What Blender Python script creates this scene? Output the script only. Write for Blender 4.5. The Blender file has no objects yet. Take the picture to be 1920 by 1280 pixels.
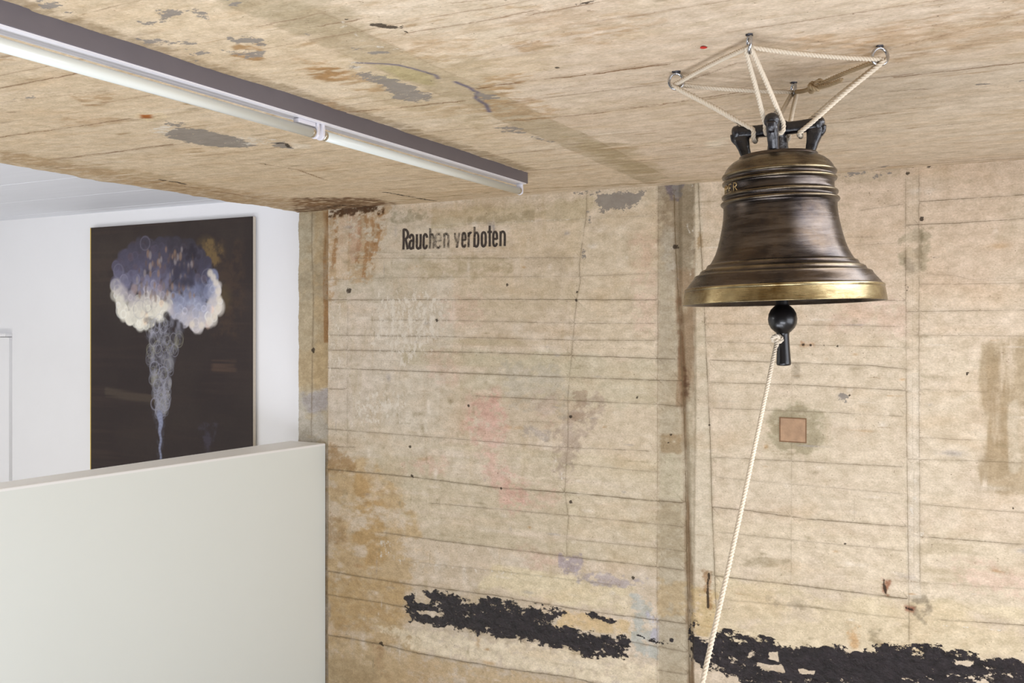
import bpy, bmesh, math, random
import numpy as np
from mathutils import Vector, Matrix, Quaternion

random.seed(7)
SC = bpy.context.scene
COL = SC.collection

# ------------------------------------------------------------------ camera, world, lights
EYE = 2.2
YAW = math.radians(27.45)
S_, C_ = math.sin(YAW), math.cos(YAW)
F_, HOR = 1713.0, 605.0

cam_d = bpy.data.cameras.new('camera')
cam = bpy.data.objects.new('camera', cam_d)
COL.objects.link(cam)
cam.location = (0, 0, EYE)
cam.rotation_euler = (math.pi / 2, 0, YAW)
cam_d.sensor_width = 36.0
cam_d.lens = F_ / 1920 * 36.0
cam_d.shift_y = -(640 - HOR) / 1920
cam_d.clip_start = 0.02
SC.camera = cam

SC.view_settings.view_transform = 'Standard'
SC.view_settings.look = 'None'
SC.view_settings.gamma = 1.0
SC.view_settings.use_curve_mapping = False
SC.view_settings.exposure = -0.05

world = bpy.data.worlds.new('world')
SC.world = world
world.use_nodes = True
world.node_tree.nodes['Background'].inputs[0].default_value = (0.93, 0.96, 1.0, 1)
world.node_tree.nodes['Background'].inputs[1].default_value = 0.9


def area(name, loc, target, sx, sy, power, color=(1, 1, 1)):
    d = bpy.data.lights.new(name, 'AREA')
    d.shape = 'RECTANGLE'
    d.size, d.size_y, d.energy, d.color = sx, sy, power, color
    o = bpy.data.objects.new(name, d)
    COL.objects.link(o)
    o.location = loc
    o.rotation_euler = (Vector(target) - Vector(loc)).to_track_quat('-Z', 'Y').to_euler()
    return o


LC = (0.90, 0.945, 1.05)
area('window_light', (2.3, 1.2, 1.66), (-1.2, 2.0, 1.6), 2.7, 1.5, 56, LC)
area('ceiling_light_right', (0.85, 2.1, 2.74), (0.8, 2.1, 0.0), 1.1, 1.7, 46, LC)
area('added_floor_up_light', (-1.1, 0.7, 0.06), (-1.0, 1.5, 2.8), 2.2, 1.6, 88, LC)  # added panel on the floor shining up, for light arriving from below
area('rear_fill', (0.3, -1.3, 0.25), (-1.7, 3.87, 1.9), 2.6, 1.2, 128, LC)  # added low fill behind the camera for the back wall, no lamp there
area('white_room_light', (-5.2, 0.6, 2.82), (-4.9, 1.8, 0.0), 2.4, 1.6, 84, (1.0, 0.985, 0.97))
area('white_room_up_fill', (-5.3, 1.2, 0.15), (-5.0, 2.4, 2.8), 1.8, 1.2, 44, (1.0, 0.985, 0.97))  # added fill from below to brighten the white ceiling, no lamp there


# ------------------------------------------------------------------ measuring helpers
def ray(px):
    t = (px - 960.0) / F_
    return t * C_ - S_, C_ + S_ * t          # X per z, Y per z


WALL_Y, CEIL_Z = 3.87, 2.8


def at_y(px, py, Y=WALL_Y):                 # a pixel on a wall parallel to X -> (X, Z)
    a, b = ray(px)
    z = Y / b
    return a * z, EYE + (HOR - py) / F_ * z


def at_z(px, py, Z=CEIL_Z):                 # a pixel on a horizontal plane -> (X, Y)
    a, b = ray(px)
    z = F_ * (Z - EYE) / (HOR - py)
    return a * z, b * z


def at_d(px, py, z):                        # a pixel at depth z -> (X, Y, Z)
    a, b = ray(px)
    return Vector((a * z, b * z, EYE + (HOR - py) / F_ * z))


def lin(r, g, b):
    def f(c):
        c /= 255.0
        return c / 12.92 if c <= 0.04045 else ((c + 0.055) / 1.055) ** 2.4
    return np.array([f(r), f(g), f(b)])


def lin4(r, g, b):
    return tuple(float(x) for x in lin(r, g, b)) + (1.0,)


# ------------------------------------------------------------------ object helpers
def link(o, parent=None):
    COL.objects.link(o)
    if parent is not None:
        o.parent = parent
    return o


def tag(o, label=None, cat=None, group=None, kind=None):
    if label: o['label'] = label
    if cat: o['category'] = cat
    if group: o['group'] = group
    if kind: o['kind'] = kind
    return o


def mesh_obj(name, verts, faces, mat, parent=None, smooth=True):
    me = bpy.data.meshes.new(name)
    me.from_pydata([tuple(v) for v in verts], [], faces)
    me.update()
    if smooth:
        me.polygons.foreach_set('use_smooth', [True] * len(me.polygons))
    if mat: me.materials.append(mat)
    return link(bpy.data.objects.new(name, me), parent)


def bm_obj(name, bm, mat, parent=None, smooth=True):
    me = bpy.data.meshes.new(name)
    bmesh.ops.recalc_face_normals(bm, faces=bm.faces)
    bm.to_mesh(me); bm.free()
    if smooth:
        me.polygons.foreach_set('use_smooth', [True] * len(me.polygons))
    if mat: me.materials.append(mat)
    return link(bpy.data.objects.new(name, me), parent)


def empty(name, loc):
    o = bpy.data.objects.new(name, None)
    o.location = loc
    o.empty_display_size = 0.1
    return link(o)


def bm_box(bm, x0, x1, y0, y1, z0, z1, bevel=0.0, seg=2):
    v = [bm.verts.new(p) for p in ((x0, y0, z0), (x1, y0, z0), (x1, y1, z0), (x0, y1, z0),
                                   (x0, y0, z1), (x1, y0, z1), (x1, y1, z1), (x0, y1, z1))]
    fs = [bm.faces.new([v[i] for i in f]) for f in
          ((3, 2, 1, 0), (4, 5, 6, 7), (0, 1, 5, 4), (1, 2, 6, 5), (2, 3, 7, 6), (3, 0, 4, 7))]
    if bevel:
        es = list({e for f in fs for e in f.edges})
        bmesh.ops.bevel(bm, geom=es, offset=bevel, segments=seg, profile=0.5, affect='EDGES')


def box(name, x0, x1, y0, y1, z0, z1, mat, parent=None, bevel=0.0):
    bm = bmesh.new()
    bm_box(bm, x0, x1, y0, y1, z0, z1, bevel)
    return bm_obj(name, bm, mat, parent, smooth=False)


def catmull(pts, step):
    P = [Vector(p) for p in pts]
    P = [P[0] * 2 - P[1]] + P + [P[-1] * 2 - P[-2]]
    out = []
    for i in range(1, len(P) - 2):
        a, b, c, d = P[i - 1:i + 3]
        n = max(2, int((c - b).length / step))
        for k in range(n):
            t = k / n
            out.append(0.5 * ((2 * b) + (c - a) * t + (2 * a - 5 * b + 4 * c - d) * t * t
                              + (-a + 3 * b - 3 * c + d) * t ** 3))
    out.append(P[-2].copy())
    return out


def frames(path):
    T = []
    for i in range(len(path)):
        a = path[max(0, i - 1)]; b = path[min(len(path) - 1, i + 1)]
        t = (b - a)
        T.append(t.normalized() if t.length > 1e-9 else Vector((0, 0, 1)))
    n = T[0].orthogonal().normalized()
    N = []
    for t in T:
        n = (n - t * n.dot(t))
        n = n.normalized() if n.length > 1e-6 else t.orthogonal().normalized()
        N.append(n.copy())
    return T, N, [t.cross(n) for t, n in zip(T, N)]


def sweep(V, Fc, path, rad, sides=10, cap=True, wob=None):
    """tube along path; rad = number, list of numbers or list of (rn, rb)"""
    T, N, B = frames(path)
    base = len(V)
    m = len(path)
    for i, p in enumerate(path):
        r = rad if isinstance(rad, (int, float)) else rad[i]
        rn, rb = (r, r) if isinstance(r, (int, float)) else r
        for k in range(sides):
            a = 2 * math.pi * k / sides
            w = 1 + (wob * (random.random() - 0.5) if wob else 0)
            V.append(p + N[i] * (math.cos(a) * rn * w) + B[i] * (math.sin(a) * rb * w))
    for i in range(m - 1):
        for k in range(sides):
            k2 = (k + 1) % sides
            Fc.append((base + i * sides + k, base + i * sides + k2, base + (i + 1) * sides + k2, base + (i + 1) * sides + k))
    if cap:
        Fc.append(tuple(base + k for k in range(sides))[::-1])
        Fc.append(tuple(base + (m - 1) * sides + k for k in range(sides)))


def twisted(V, Fc, pts, R, step=0.0022, pitch=0.024, phase=0.0):
    """three-strand laid rope along a smooth path"""
    path = catmull(pts, step)
    T, N, B = frames(path)
    L = 0.0
    strands = [[], [], []]
    for i, p in enumerate(path):
        if i: L += (p - path[i - 1]).length
        for s in range(3):
            a = phase + 2 * math.pi * (L / pitch + s / 3)
            strands[s].append(p + (N[i] * math.cos(a) + B[i] * math.sin(a)) * R * 0.52)
    for s in strands:
        sweep(V, Fc, s, R * 0.55, 6)


def lathe(name, prof, mat, parent=None, seg=128, attr=None):
    V, Fc = [], []
    n = len(prof)
    for (r, z) in prof:
        for k in range(seg):
            a = 2 * math.pi * k / seg
            V.append((r * math.cos(a), r * math.sin(a), z))
    for i in range(n - 1):
        for k in range(seg):
            k2 = (k + 1) % seg
            Fc.append((i * seg + k, (i + 1) * seg + k, (i + 1) * seg + k2, i * seg + k2))
    o = mesh_obj(name, V, Fc, mat, parent)
    if attr is not None:
        at = o.data.attributes.new('brass', 'FLOAT', 'POINT')
        at.data.foreach_set('value', np.repeat(np.array(attr, dtype=np.float32), seg))
    return o


# ------------------------------------------------------------------ material helpers
class NT:
    def __init__(self, name):
        self.mat = bpy.data.materials.new(name)
        self.mat.use_nodes = True
        self.t = self.mat.node_tree
        self.b = self.t.nodes['Principled BSDF']
        self.out = self.t.nodes['Material Output']
        self.tc = self.t.nodes.new('ShaderNodeTexCoord')

    def n(self, typ, **kw):
        x = self.t.nodes.new(typ)
        for k, v in kw.items(): setattr(x, k, v)
        return x

    def l(self, a, b): self.t.links.new(a, b)

    def put(self, sock, v):
        if hasattr(v, 'links') or isinstance(v, bpy.types.NodeSocket): self.l(v, sock)
        else: sock.default_value = v

    def math(self, op, a, b=0.0, c=0.0, clamp=False):
        x = self.n('ShaderNodeMath', operation=op, use_clamp=clamp)
        self.put(x.inputs[0], a); self.put(x.inputs[1], b); self.put(x.inputs[2], c)
        return x.outputs[0]

    def noise(self, scale, detail=4, rough=0.55, stretch=(1, 1, 1), off=(0, 0, 0), dist=0.0):
        m = self.n('ShaderNodeMapping')
        m.inputs['Scale'].default_value = stretch
        m.inputs['Location'].default_value = off
        self.l(self.tc.outputs['Object'], m.inputs['Vector'])
        x = self.n('ShaderNodeTexNoise')
        x.inputs['Scale'].default_value = scale
        x.inputs['Detail'].default_value = detail
        x.inputs['Roughness'].default_value = rough
        x.inputs['Distortion'].default_value = dist
        self.l(m.outputs[0], x.inputs['Vector'])
        return x.outputs['Fac']

    def mr(self, v, a, b, c=0.0, d=1.0):
        x = self.n('ShaderNodeMapRange', clamp=True)
        self.put(x.inputs[0], v)
        for i, q in enumerate((a, b, c, d)): self.put(x.inputs[1 + i], q)
        return x.outputs[0]

    def mix(self, f, a, b, mode='MIX'):
        x = self.n('ShaderNodeMix', data_type='RGBA', blend_type=mode)
        self.put(x.inputs[0], f); self.put(x.inputs[6], a); self.put(x.inputs[7], b)
        return x.outputs[2]

    def bump(self, h, strength, dist=0.01, prev=None):
        x = self.n('ShaderNodeBump')
        x.inputs['Strength'].default_value = strength
        x.inputs['Distance'].default_value = dist
        self.l(h, x.inputs['Height'])
        if prev is not None: self.l(prev, x.inputs['Normal'])
        return x.outputs[0]


def simple(name, rgb, rough=0.5, metal=0.0, nscale=40, namp=0.12, bump=0.0, coat=0.0, stretch=(1, 1, 1)):
    m = NT(name)
    c = lin4(*rgb)
    dark = tuple(x * (1 - namp) for x in c[:3]) + (1,)
    lite = tuple(min(1, x * (1 + namp)) for x in c[:3]) + (1,)
    nz = m.noise(nscale, 5, 0.6, stretch)
    m.l(m.mix(nz, dark, lite), m.b.inputs['Base Color'])
    m.b.inputs['Roughness'].default_value = rough
    m.b.inputs['Metallic'].default_value = metal
    m.b.inputs['Coat Weight'].default_value = coat
    if bump: m.l(m.bump(nz, bump, 0.004), m.b.inputs['Normal'])
    return m.mat


def concrete(name, streak, tar_on=True, line_rgb=(108, 90, 64)):
    """col: cleaned albedo of large stains; msk: tar / slate / plaster / dark pits; jnt: signed distance to a joint"""
    m = NT(name)
    aC = m.n('ShaderNodeAttribute', attribute_name='col')
    aM = m.n('ShaderNodeAttribute', attribute_name='msk')
    aJ = m.n('ShaderNodeAttribute', attribute_name='jnt')
    sm = m.n('ShaderNodeSeparateColor'); m.l(aM.outputs['Color'], sm.inputs[0])
    sj = m.n('ShaderNodeSeparateXYZ'); m.l(aJ.outputs['Vector'], sj.inputs[0])
    soft = tuple(0.5 + 0.5 * q_ for q_ in streak)
    grain = m.noise(160, 6, 0.65, soft)
    med = m.noise(24, 9, 0.70, soft, (3, 1, 2))
    wid = m.noise(5.0, 7, 0.62, streak, (7, 3, 1), 0.4)
    edge = m.noise(34, 10, 0.72, soft, (1, 8, 5))
    fine = m.noise(420, 3, 0.6, (1, 1, 1), (4, 4, 4))
    # tonal mottling
    col = m.mix(m.mr(med, 0.36, 0.64), (0.84, 0.82, 0.78, 1), (1.13, 1.13, 1.15, 1))
    col = m.mix(1.0, aC.outputs['Color'], col, 'MULTIPLY')
    col = m.mix(m.mr(wid, 0.52, 0.74, 0, 0.40), col, m.mix(1.0, col, (0.86, 0.72, 0.54, 1), 'MULTIPLY'))
    g2 = m.mix(m.mr(grain, 0.36, 0.64), (0.87, 0.86, 0.84, 1), (1.09, 1.09, 1.10, 1))
    col = m.mix(1.0, col, g2, 'MULTIPLY')
    # thin rusty streaks and pits
    st = m.noise(70, 5, 0.7, tuple(0.25 * s if s == min(streak) else s for s in streak), (9, 2, 6))
    col = m.mix(m.mr(st, 0.64, 0.73, 0, 0.42), col, lin4(140, 105, 62))
    pit = m.noise(120, 2, 0.5, (1, 1, 1), (2, 6, 9))
    col = m.mix(m.mr(pit, 0.70, 0.75, 0, 0.6), col, lin4(104, 84, 58))
    # joints
    wob = m.math('MULTIPLY', m.math('SUBTRACT', edge, 0.5), 0.009)
    d = m.math('ABSOLUTE', m.math('ADD', sj.outputs[0], wob))
    core = m.mr(d, 0.0006, 0.0024, 1, 0)
    halo = m.mr(d, 0.0, 0.012, 0.34, 0)
    brk = m.mr(m.noise(9, 6, 0.7, (1, 1, 1), (5, 5, 1)), 0.36, 0.52, 0.3, 1)
    lf = m.math('MULTIPLY', m.math('MULTIPLY', m.math('MAXIMUM', core, halo), brk), sj.outputs[1])
    col = m.mix(m.math('MULTIPLY', lf, 0.9, clamp=True), col, lin4(*line_rgb))
    # slate-grey bare patches, white plaster, dark pits
    e2 = m.math('MULTIPLY', m.math('SUBTRACT', edge, 0.5), 3.6)
    e3 = m.math('MULTIPLY', m.math('SUBTRACT', m.noise(38, 10, 0.76, (1, 1, 0.6), (4, 8, 2)), 0.5), 3.4)
    slate = m.mr(m.math('ADD', sm.outputs[1], m.math('MULTIPLY', e2, m.mr(sm.outputs[1], 0.0, 0.3))), 0.46, 0.52)
    col = m.mix(m.math('MULTIPLY', slate, 0.9), col, m.mix(med, lin4(114, 106, 98), lin4(152, 144, 133)))
    spall = m.mr(m.math('ADD', sm.outputs[2], m.math('MULTIPLY', e3, m.mr(sm.outputs[2], 0.0, 0.3))), 0.46, 0.60)
    col = m.mix(m.math('MULTIPLY', spall, 0.8), col, m.mix(med, lin4(204, 193, 176), lin4(232, 224, 208)))
    dark = m.mr(m.math('ADD', aM.outputs['Alpha'], m.math('MULTIPLY', e3, m.mr(aM.outputs['Alpha'], 0.0, 0.4, 0, 0.7))), 0.48, 0.60)
    col = m.mix(m.math('MULTIPLY', dark, 0.9), col, lin4(52, 40, 28))
    rough = 0.82
    h = m.math('ADD', m.math('MULTIPLY', grain, 0.35), m.math('MULTIPLY', edge, 0.65))
    nrm = m.bump(m.math('SUBTRACT', h, m.math('MULTIPLY', lf, 0.5)), 0.35, 0.006)
    nrm = m.bump(m.math('SUBTRACT', m.math('ADD', slate, dark), spall), 0.35, -0.003, nrm)
    m.l(col, m.b.inputs['Base Color'])
    if tar_on:
        te = m.math('MULTIPLY', m.math('SUBTRACT', m.noise(26, 12, 0.74, (0.8, 1, 1.2), (11, 2, 3)), 0.5), 4.6)
        tar = m.mr(m.math('ADD', sm.outputs[0], m.math('MULTIPLY', te, m.mr(sm.outputs[0], 0.0, 0.3))), 0.46, 0.51)
        col = m.mix(tar, col, m.mix(m.mr(edge, 0.35, 0.65), lin4(24, 20, 21), lin4(60, 52, 55)))
        m.l(col, m.b.inputs['Base Color'])
        m.l(m.mr(tar, 0, 1, rough, 0.30), m.b.inputs['Roughness'])
        th = m.math('MULTIPLY', m.math('ADD', m.noise(30, 8, 0.6, (1, 1, 1), (0, 3, 3)), m.math('MULTIPLY', fine, 0.12)), tar)
        nrm = m.bump(th, 1.0, 0.03, nrm)
        m.l(m.mr(tar, 0, 1, 0.3, 0.65), m.b.inputs['Specular IOR Level'])
    else:
        m.b.inputs['Roughness'].default_value = rough
    if not tar_on: m.b.inputs['Specular IOR Level'].default_value = 0.3
    m.l(nrm, m.b.inputs['Normal'])
    return m.mat


# ------------------------------------------------------------------ surface painter: stains measured in metres on the surface
class Surf:
    def __init__(self, us, vs, conv):
        self.us, self.vs, self.conv = us, vs, conv
        self.nu, self.nv = len(us), len(vs)
        self.U, self.V = np.meshgrid(us, vs)           # shape (nv, nu)
        self.col = np.zeros((self.nv, self.nu, 3))
        self.msk = np.zeros((self.nv, self.nu, 4))
        self.jd = np.full((self.nv, self.nu), 1.0)
        self.js = np.zeros((self.nv, self.nu))
        self.disp = np.zeros((self.nv, self.nu))

    def noise(self, su, sv, seed, octs=4, rough=0.55):
        tot = np.zeros_like(self.U); amp = 1.0; s = 0.0
        for o in range(octs):
            rs = np.random.RandomState(seed * 17 + o)
            G = rs.rand(256, 256)
            x = self.U / su * 2 ** o + 37.3; y = self.V / sv * 2 ** o + 11.7
            xi = np.floor(x).astype(int); yi = np.floor(y).astype(int)
            fx = x - xi; fy = y - yi
            fx = fx * fx * (3 - 2 * fx); fy = fy * fy * (3 - 2 * fy)
            a = G[yi % 256, xi % 256]; b = G[yi % 256, (xi + 1) % 256]
            c = G[(yi + 1) % 256, xi % 256]; d = G[(yi + 1) % 256, (xi + 1) % 256]
            tot += amp * ((a * (1 - fx) + b * fx) * (1 - fy) + (c * (1 - fx) + d * fx) * fy)
            s += amp; amp *= rough
        tot = tot / s
        return np.clip((tot - tot.mean()) / (tot.std() + 1e-9) * 0.2 + 0.5, 0, 1)

    def _win(self, P, pad):
        u0, u1 = min(p[0] for p in P) - pad, max(p[0] for p in P) + pad
        v0, v1 = min(p[1] for p in P) - pad, max(p[1] for p in P) + pad
        i0, i1 = np.searchsorted(self.us, u0), np.searchsorted(self.us, u1)
        j0, j1 = np.searchsorted(self.vs, v0), np.searchsorted(self.vs, v1)
        return slice(j0, j1), slice(i0, i1)

    def _seg(self, P, w, closed=False):
        U, V = self.U[w], self.V[w]
        best = np.full(U.shape, 1e3); sgn = np.ones(U.shape)
        n = len(P)
        for i in range(n if closed else n - 1):
            ax, ay = P[i]; bx, by = P[(i + 1) % n]
            dx, dy = bx - ax, by - ay
            L2 = dx * dx + dy * dy + 1e-12
            t = np.clip(((U - ax) * dx + (V - ay) * dy) / L2, 0, 1)
            ex, ey = U - ax - t * dx, V - ay - t * dy
            d = np.hypot(ex, ey)
            c = np.sign(dx * (V - ay) - dy * (U - ax)); c[c == 0] = 1
            m = d < best
            best = np.where(m, d, best); sgn = np.where(m, c, sgn)
        return best, sgn

    def poly(self, px, pad=0.1):
        """signed distance (inside positive) to a polygon given as points in the photo"""
        P = [self.conv(*p) for p in px]
        w = self._win(P, pad)
        best, _ = self._seg(P, w, True)
        U, V = self.U[w], self.V[w]
        ins = np.zeros(U.shape, bool)
        n = len(P)
        for i in range(n):
            ax, ay = P[i]; bx, by = P[(i + 1) % n]
            if abs(by - ay) < 1e-12: continue
            c = ((ay > V) != (by > V)) & (U < (bx - ax) * (V - ay) / (by - ay) + ax)
            ins ^= c
        return w, np.where(ins, best, -best)

    def joint(self, px, strength=1.0, step=0.0, pad=0.05):
        P = [self.conv(*p) for p in px]
        w = self._win(P, pad)
        d, s = self._seg(P, w)
        m = d < np.abs(self.jd[w])
        self.jd[w] = np.where(m, d * s, self.jd[w])
        self.js[w] = np.where(m, strength, self.js[w])
        if step:
            self.disp[w] += np.where(s > 0, step * np.clip(1 - d / pad, 0, 1), 0)

    def stain(self, px, rgb, alpha=0.5, soft=0.05, nz=None, k=0.5, width=None):
        """blend a stain colour into a polygon (or, with width, along a line); a noise field breaks the edge up"""
        if width is None:
            w, sd = self.poly(px, soft * 1.5)
        else:
            P = [self.conv(*p) for p in px]
            w = self._win(P, width + soft * 1.5)
            d, _ = self._seg(P, w)
            sd = width - d
        f = np.clip(0.5 + sd / (2 * soft), 0, 1)
        if nz is not None: f = np.clip(f * 1.0 + (nz[w] - 0.5) * k * 2.6 * np.clip(f * 3, 0, 1), 0, 1) * (0.55 + 0.9 * np.clip(nz[w], 0, 1))
        f = np.clip(f, 0, 1)
        f = (f * f * (3 - 2 * f) * alpha)[..., None]
        self.col[w] = self.col[w] * (1 - f) + lin(*rgb) * f

    def mask(self, ch, px, lvl=1.0, soft=0.015, width=None):
        if width is None:
            w, sd = self.poly(px, soft * 1.5)
        else:
            P = [self.conv(*p) for p in px]
            w = self._win(P, width + soft * 1.5)
            d, _ = self._seg(P, w); sd = width - d
        f = np.clip(0.5 + sd / (2 * soft), 0, 1) * lvl
        self.msk[w][..., ch] = np.maximum(self.msk[w][..., ch], f)

    def dot(self, ch, x, y, rpx, lvl=1.0):
        a = self.conv(x, y); b = self.conv(x + rpx, y)
        r = abs(a[0] - b[0]) * 0.75
        w = self._win([a], r * 2.5)
        d = np.hypot(self.U[w] - a[0], self.V[w] - a[1])
        f = np.clip(1 - 0.5 * d / r, 0, 1) * lvl
        self.msk[w][..., ch] = np.maximum(self.msk[w][..., ch], f)

    def build(self, name, pos, mat, back, parent=None):
        """pos(U, V, disp) -> xyz; a rim set back by the vector 'back' gives the slab its thickness"""
        X, Y, Z = pos(self.U, self.V, self.disp)
        co = np.stack([X, Y, Z], -1).reshape(-1, 3)
        nu, nv = self.nu, self.nv
        idx = np.arange(nu * nv).reshape(nv, nu)
        f = np.stack([idx[:-1, :-1], idx[:-1, 1:], idx[1:, 1:], idx[1:, :-1]], -1).reshape(-1, 4)
        ring = np.concatenate([idx[0, :], idx[1:, -1], idx[-1, :-1][::-1], idx[1:-1, 0][::-1]])
        rb = nu * nv + np.arange(len(ring))
        co2 = co[ring] + np.array(back)
        rn = np.roll(ring, -1); rbn = np.roll(rb, -1)
        side = np.stack([ring, rb, rbn, rn], -1)
        V = np.concatenate([co, co2]); Fq = np.concatenate([f, side])
        me = bpy.data.meshes.new(name)
        me.vertices.add(len(V)); me.vertices.foreach_set('co', V.astype(np.float32).ravel())
        me.loops.add(Fq.size); me.loops.foreach_set('vertex_index', Fq.astype(np.int32).ravel())
        me.polygons.add(len(Fq))
        me.polygons.foreach_set('loop_start', np.arange(0, Fq.size, 4, dtype=np.int32))
        me.polygons.foreach_set('use_smooth', np.concatenate([np.ones(len(f), bool), np.zeros(len(side), bool)]))
        me.update(calc_edges=True)

        def ext(a):
            a = a.reshape(nu * nv, -1)
            return np.concatenate([a, a[ring]])
        c4 = np.concatenate([ext(self.col), np.ones((len(V), 1))], 1)
        at = me.attributes.new('col', 'FLOAT_COLOR', 'POINT'); at.data.foreach_set('color', c4.astype(np.float32).ravel())
        at = me.attributes.new('msk', 'FLOAT_COLOR', 'POINT'); at.data.foreach_set('color', ext(self.msk).astype(np.float32).ravel())
        j = np.concatenate([ext(self.jd), ext(self.js), np.zeros((len(V), 1))], 1)
        at = me.attributes.new('jnt', 'FLOAT_VECTOR', 'POINT'); at.data.foreach_set('vector', j.astype(np.float32).ravel())
        me.materials.append(mat)
        return link(bpy.data.objects.new(name, me), parent)


def spans(*parts):
    out = []
    for a, b, st in parts:
        out += list(np.arange(a, b, st))
    out.append(parts[-1][1])
    return np.array(out)


def cv(pts, ox, oy, k):                    # points read in a zoomed crop -> photo pixels
    return [(ox + x * k, oy + y * k) for x, y in pts]


# ------------------------------------------------------------------ materials
M_wall = concrete('board_marked_concrete_wall', (0.55, 1, 1.25))
M_ceil = concrete('board_marked_concrete_ceiling', (0.45, 1.3, 1), False, (118, 86, 54))
M_white = simple('white_wall_paint', (236, 236, 238), 0.7, nscale=6, namp=0.015, bump=0.03)
M_whiteceil = simple('white_ceiling_paint', (226, 228, 234), 0.6, nscale=5, namp=0.05, bump=0.25, stretch=(0.4, 4, 1))
M_parapet = simple('parapet_paint', (226, 229, 221), 0.42, nscale=3, namp=0.015)
M_cap = simple('parapet_top_paint', (240, 239, 234), 0.5, nscale=3, namp=0.01)
M_floor = simple('concrete_floor', (150, 143, 132), 0.6, nscale=8, namp=0.15)
M_side = simple('grey_side_wall', (150, 136, 114), 0.8, nscale=6, namp=0.12)
M_zinc = simple('zinc_plated_steel', (190, 192, 196), 0.22, 1.0, 80, 0.12)
M_darksteel = simple('dark_steel_plate', (70, 68, 70), 0.5, 0.8, 80, 0.2)
M_black = simple('black_enamel', (20, 17, 20), 0.28, 0.0, 90, 0.5, bump=0.55, coat=0.25)
M_blackiron = simple('black_iron_clapper', (17, 14, 14), 0.34, 0.0, 50, 0.3, bump=0.08, coat=0.2)
M_rope = simple('natural_hemp_rope', (206, 192, 170), 0.85, nscale=260, namp=0.16, bump=0.3)
M_rope_shaded = simple('shaded_hemp_rope', (172, 150, 116), 0.85, nscale=260, namp=0.16, bump=0.3)  # tan copy of the hemp rope, darkened for the shade on one run
M_rope2 = simple('cotton_bell_rope', (212, 198, 176), 0.85, nscale=260, namp=0.14, bump=0.3)
M_tube = simple('fluorescent_glass', (220, 223, 215), 0.3, nscale=4, namp=0.01, coat=0.15)
M_house = simple('grey_lacquered_steel', (112, 107, 113), 0.42, 0.15, 25, 0.07)
M_refl = simple('white_reflector_steel', (222, 220, 224), 0.3, 0.1, 20, 0.03)
M_holder = simple('white_lampholder_plastic', (226, 224, 230), 0.35, nscale=20, namp=0.02)
M_cap_metal = simple('aluminium_tube_cap', (200, 190, 170), 0.3, 0.9, 40, 0.1)
M_red = simple('red_marker', (196, 30, 22), 0.5, nscale=60, namp=0.1)


def bronze():
    m = NT('aged_bronze')
    a = m.n('ShaderNodeAttribute', attribute_name='brass')
    streak = m.noise(9, 8, 0.62, (0.8, 0.8, 7), (2, 5, 1), 0.6)
    blotch = m.noise(11, 6, 0.6, (1, 1, 1), (8, 1, 1))
    fine = m.noise(190, 5, 0.6, (0.4, 0.4, 2.4))
    pat = m.mix(m.mr(blotch, 0.38, 0.64), lin4(50, 45, 44), lin4(84, 72, 60))
    pat = m.mix(m.mr(streak, 0.42, 0.7, 0, 0.6), pat, lin4(112, 104, 98))
    brass = m.mix(m.mr(blotch, 0.35, 0.7), lin4(106, 85, 50), lin4(196, 180, 138))
    bf = m.mr(m.math('ADD', a.outputs['Fac'], m.math('MULTIPLY', m.math('SUBTRACT', streak, 0.5), 0.5)), 0.25, 0.75)
    c = m.mix(bf, pat, brass)
    c = m.mix(m.mr(fine, 0.35, 0.65), m.mix(1.0, c, (0.86, 0.85, 0.84, 1), 'MULTIPLY'), c)
    m.l(c, m.b.inputs['Base Color'])
    m.b.inputs['Metallic'].default_value = 0.92
    m.l(m.mr(streak, 0.3, 0.7, 0.22, 0.34), m.b.inputs['Roughness'])
    n1 = m.bump(fine, 0.10, 0.002)
    m.l(m.bump(streak, 0.12, 0.004, n1), m.b.inputs['Normal'])
    return m.mat


M_bronze = bronze()

# ------------------------------------------------------------------ the board-marked wall
us = spans((-3.335, 0.36, 0.0046), (0.37, 2.4, 0.25))
vs = spans((0.0, 0.19, 0.1), (0.2, 2.88, 0.0048))
W = Surf(us, vs, at_y)
n_big = W.noise(0.5, 0.35, 1, 5); n_mid = W.noise(0.12, 0.07, 2, 5, 0.62)
n_str = W.noise(0.5, 0.035, 3, 4); n_fine = W.noise(0.035, 0.025, 4, 4, 0.7); n_vert = W.noise(0.03, 0.25, 5, 4, 0.6)


def tone(surf, base, alt, f):
    f = np.clip(f, 0, 1)[..., None]
    surf.col[:] = lin(*base) * (1 - f) + lin(*alt) * f


tone(W, (208, 192, 169), (192, 176, 151), (n_big - 0.3) * 1.6)
f = np.clip((n_str - 0.55) * 3, 0, 1)[..., None] * 0.45
W.col = W.col * (1 - f) + lin(180, 164, 137) * f
f = np.clip((0.42 - n_str) * 3, 0, 1)[..., None] * 0.45
W.col = W.col * (1 - f) + lin(216, 202, 182) * f
f = np.clip((n_mid - 0.55) * 3, 0, 1)[..., None] * 0.45
W.col = W.col * (1 - f) + lin(216, 205, 188) * f
f = np.clip((n_vert - 0.66) * 4, 0, 1)[..., None] * 0.3
W.col = W.col * (1 - f) + lin(186, 166, 130) * f
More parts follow.
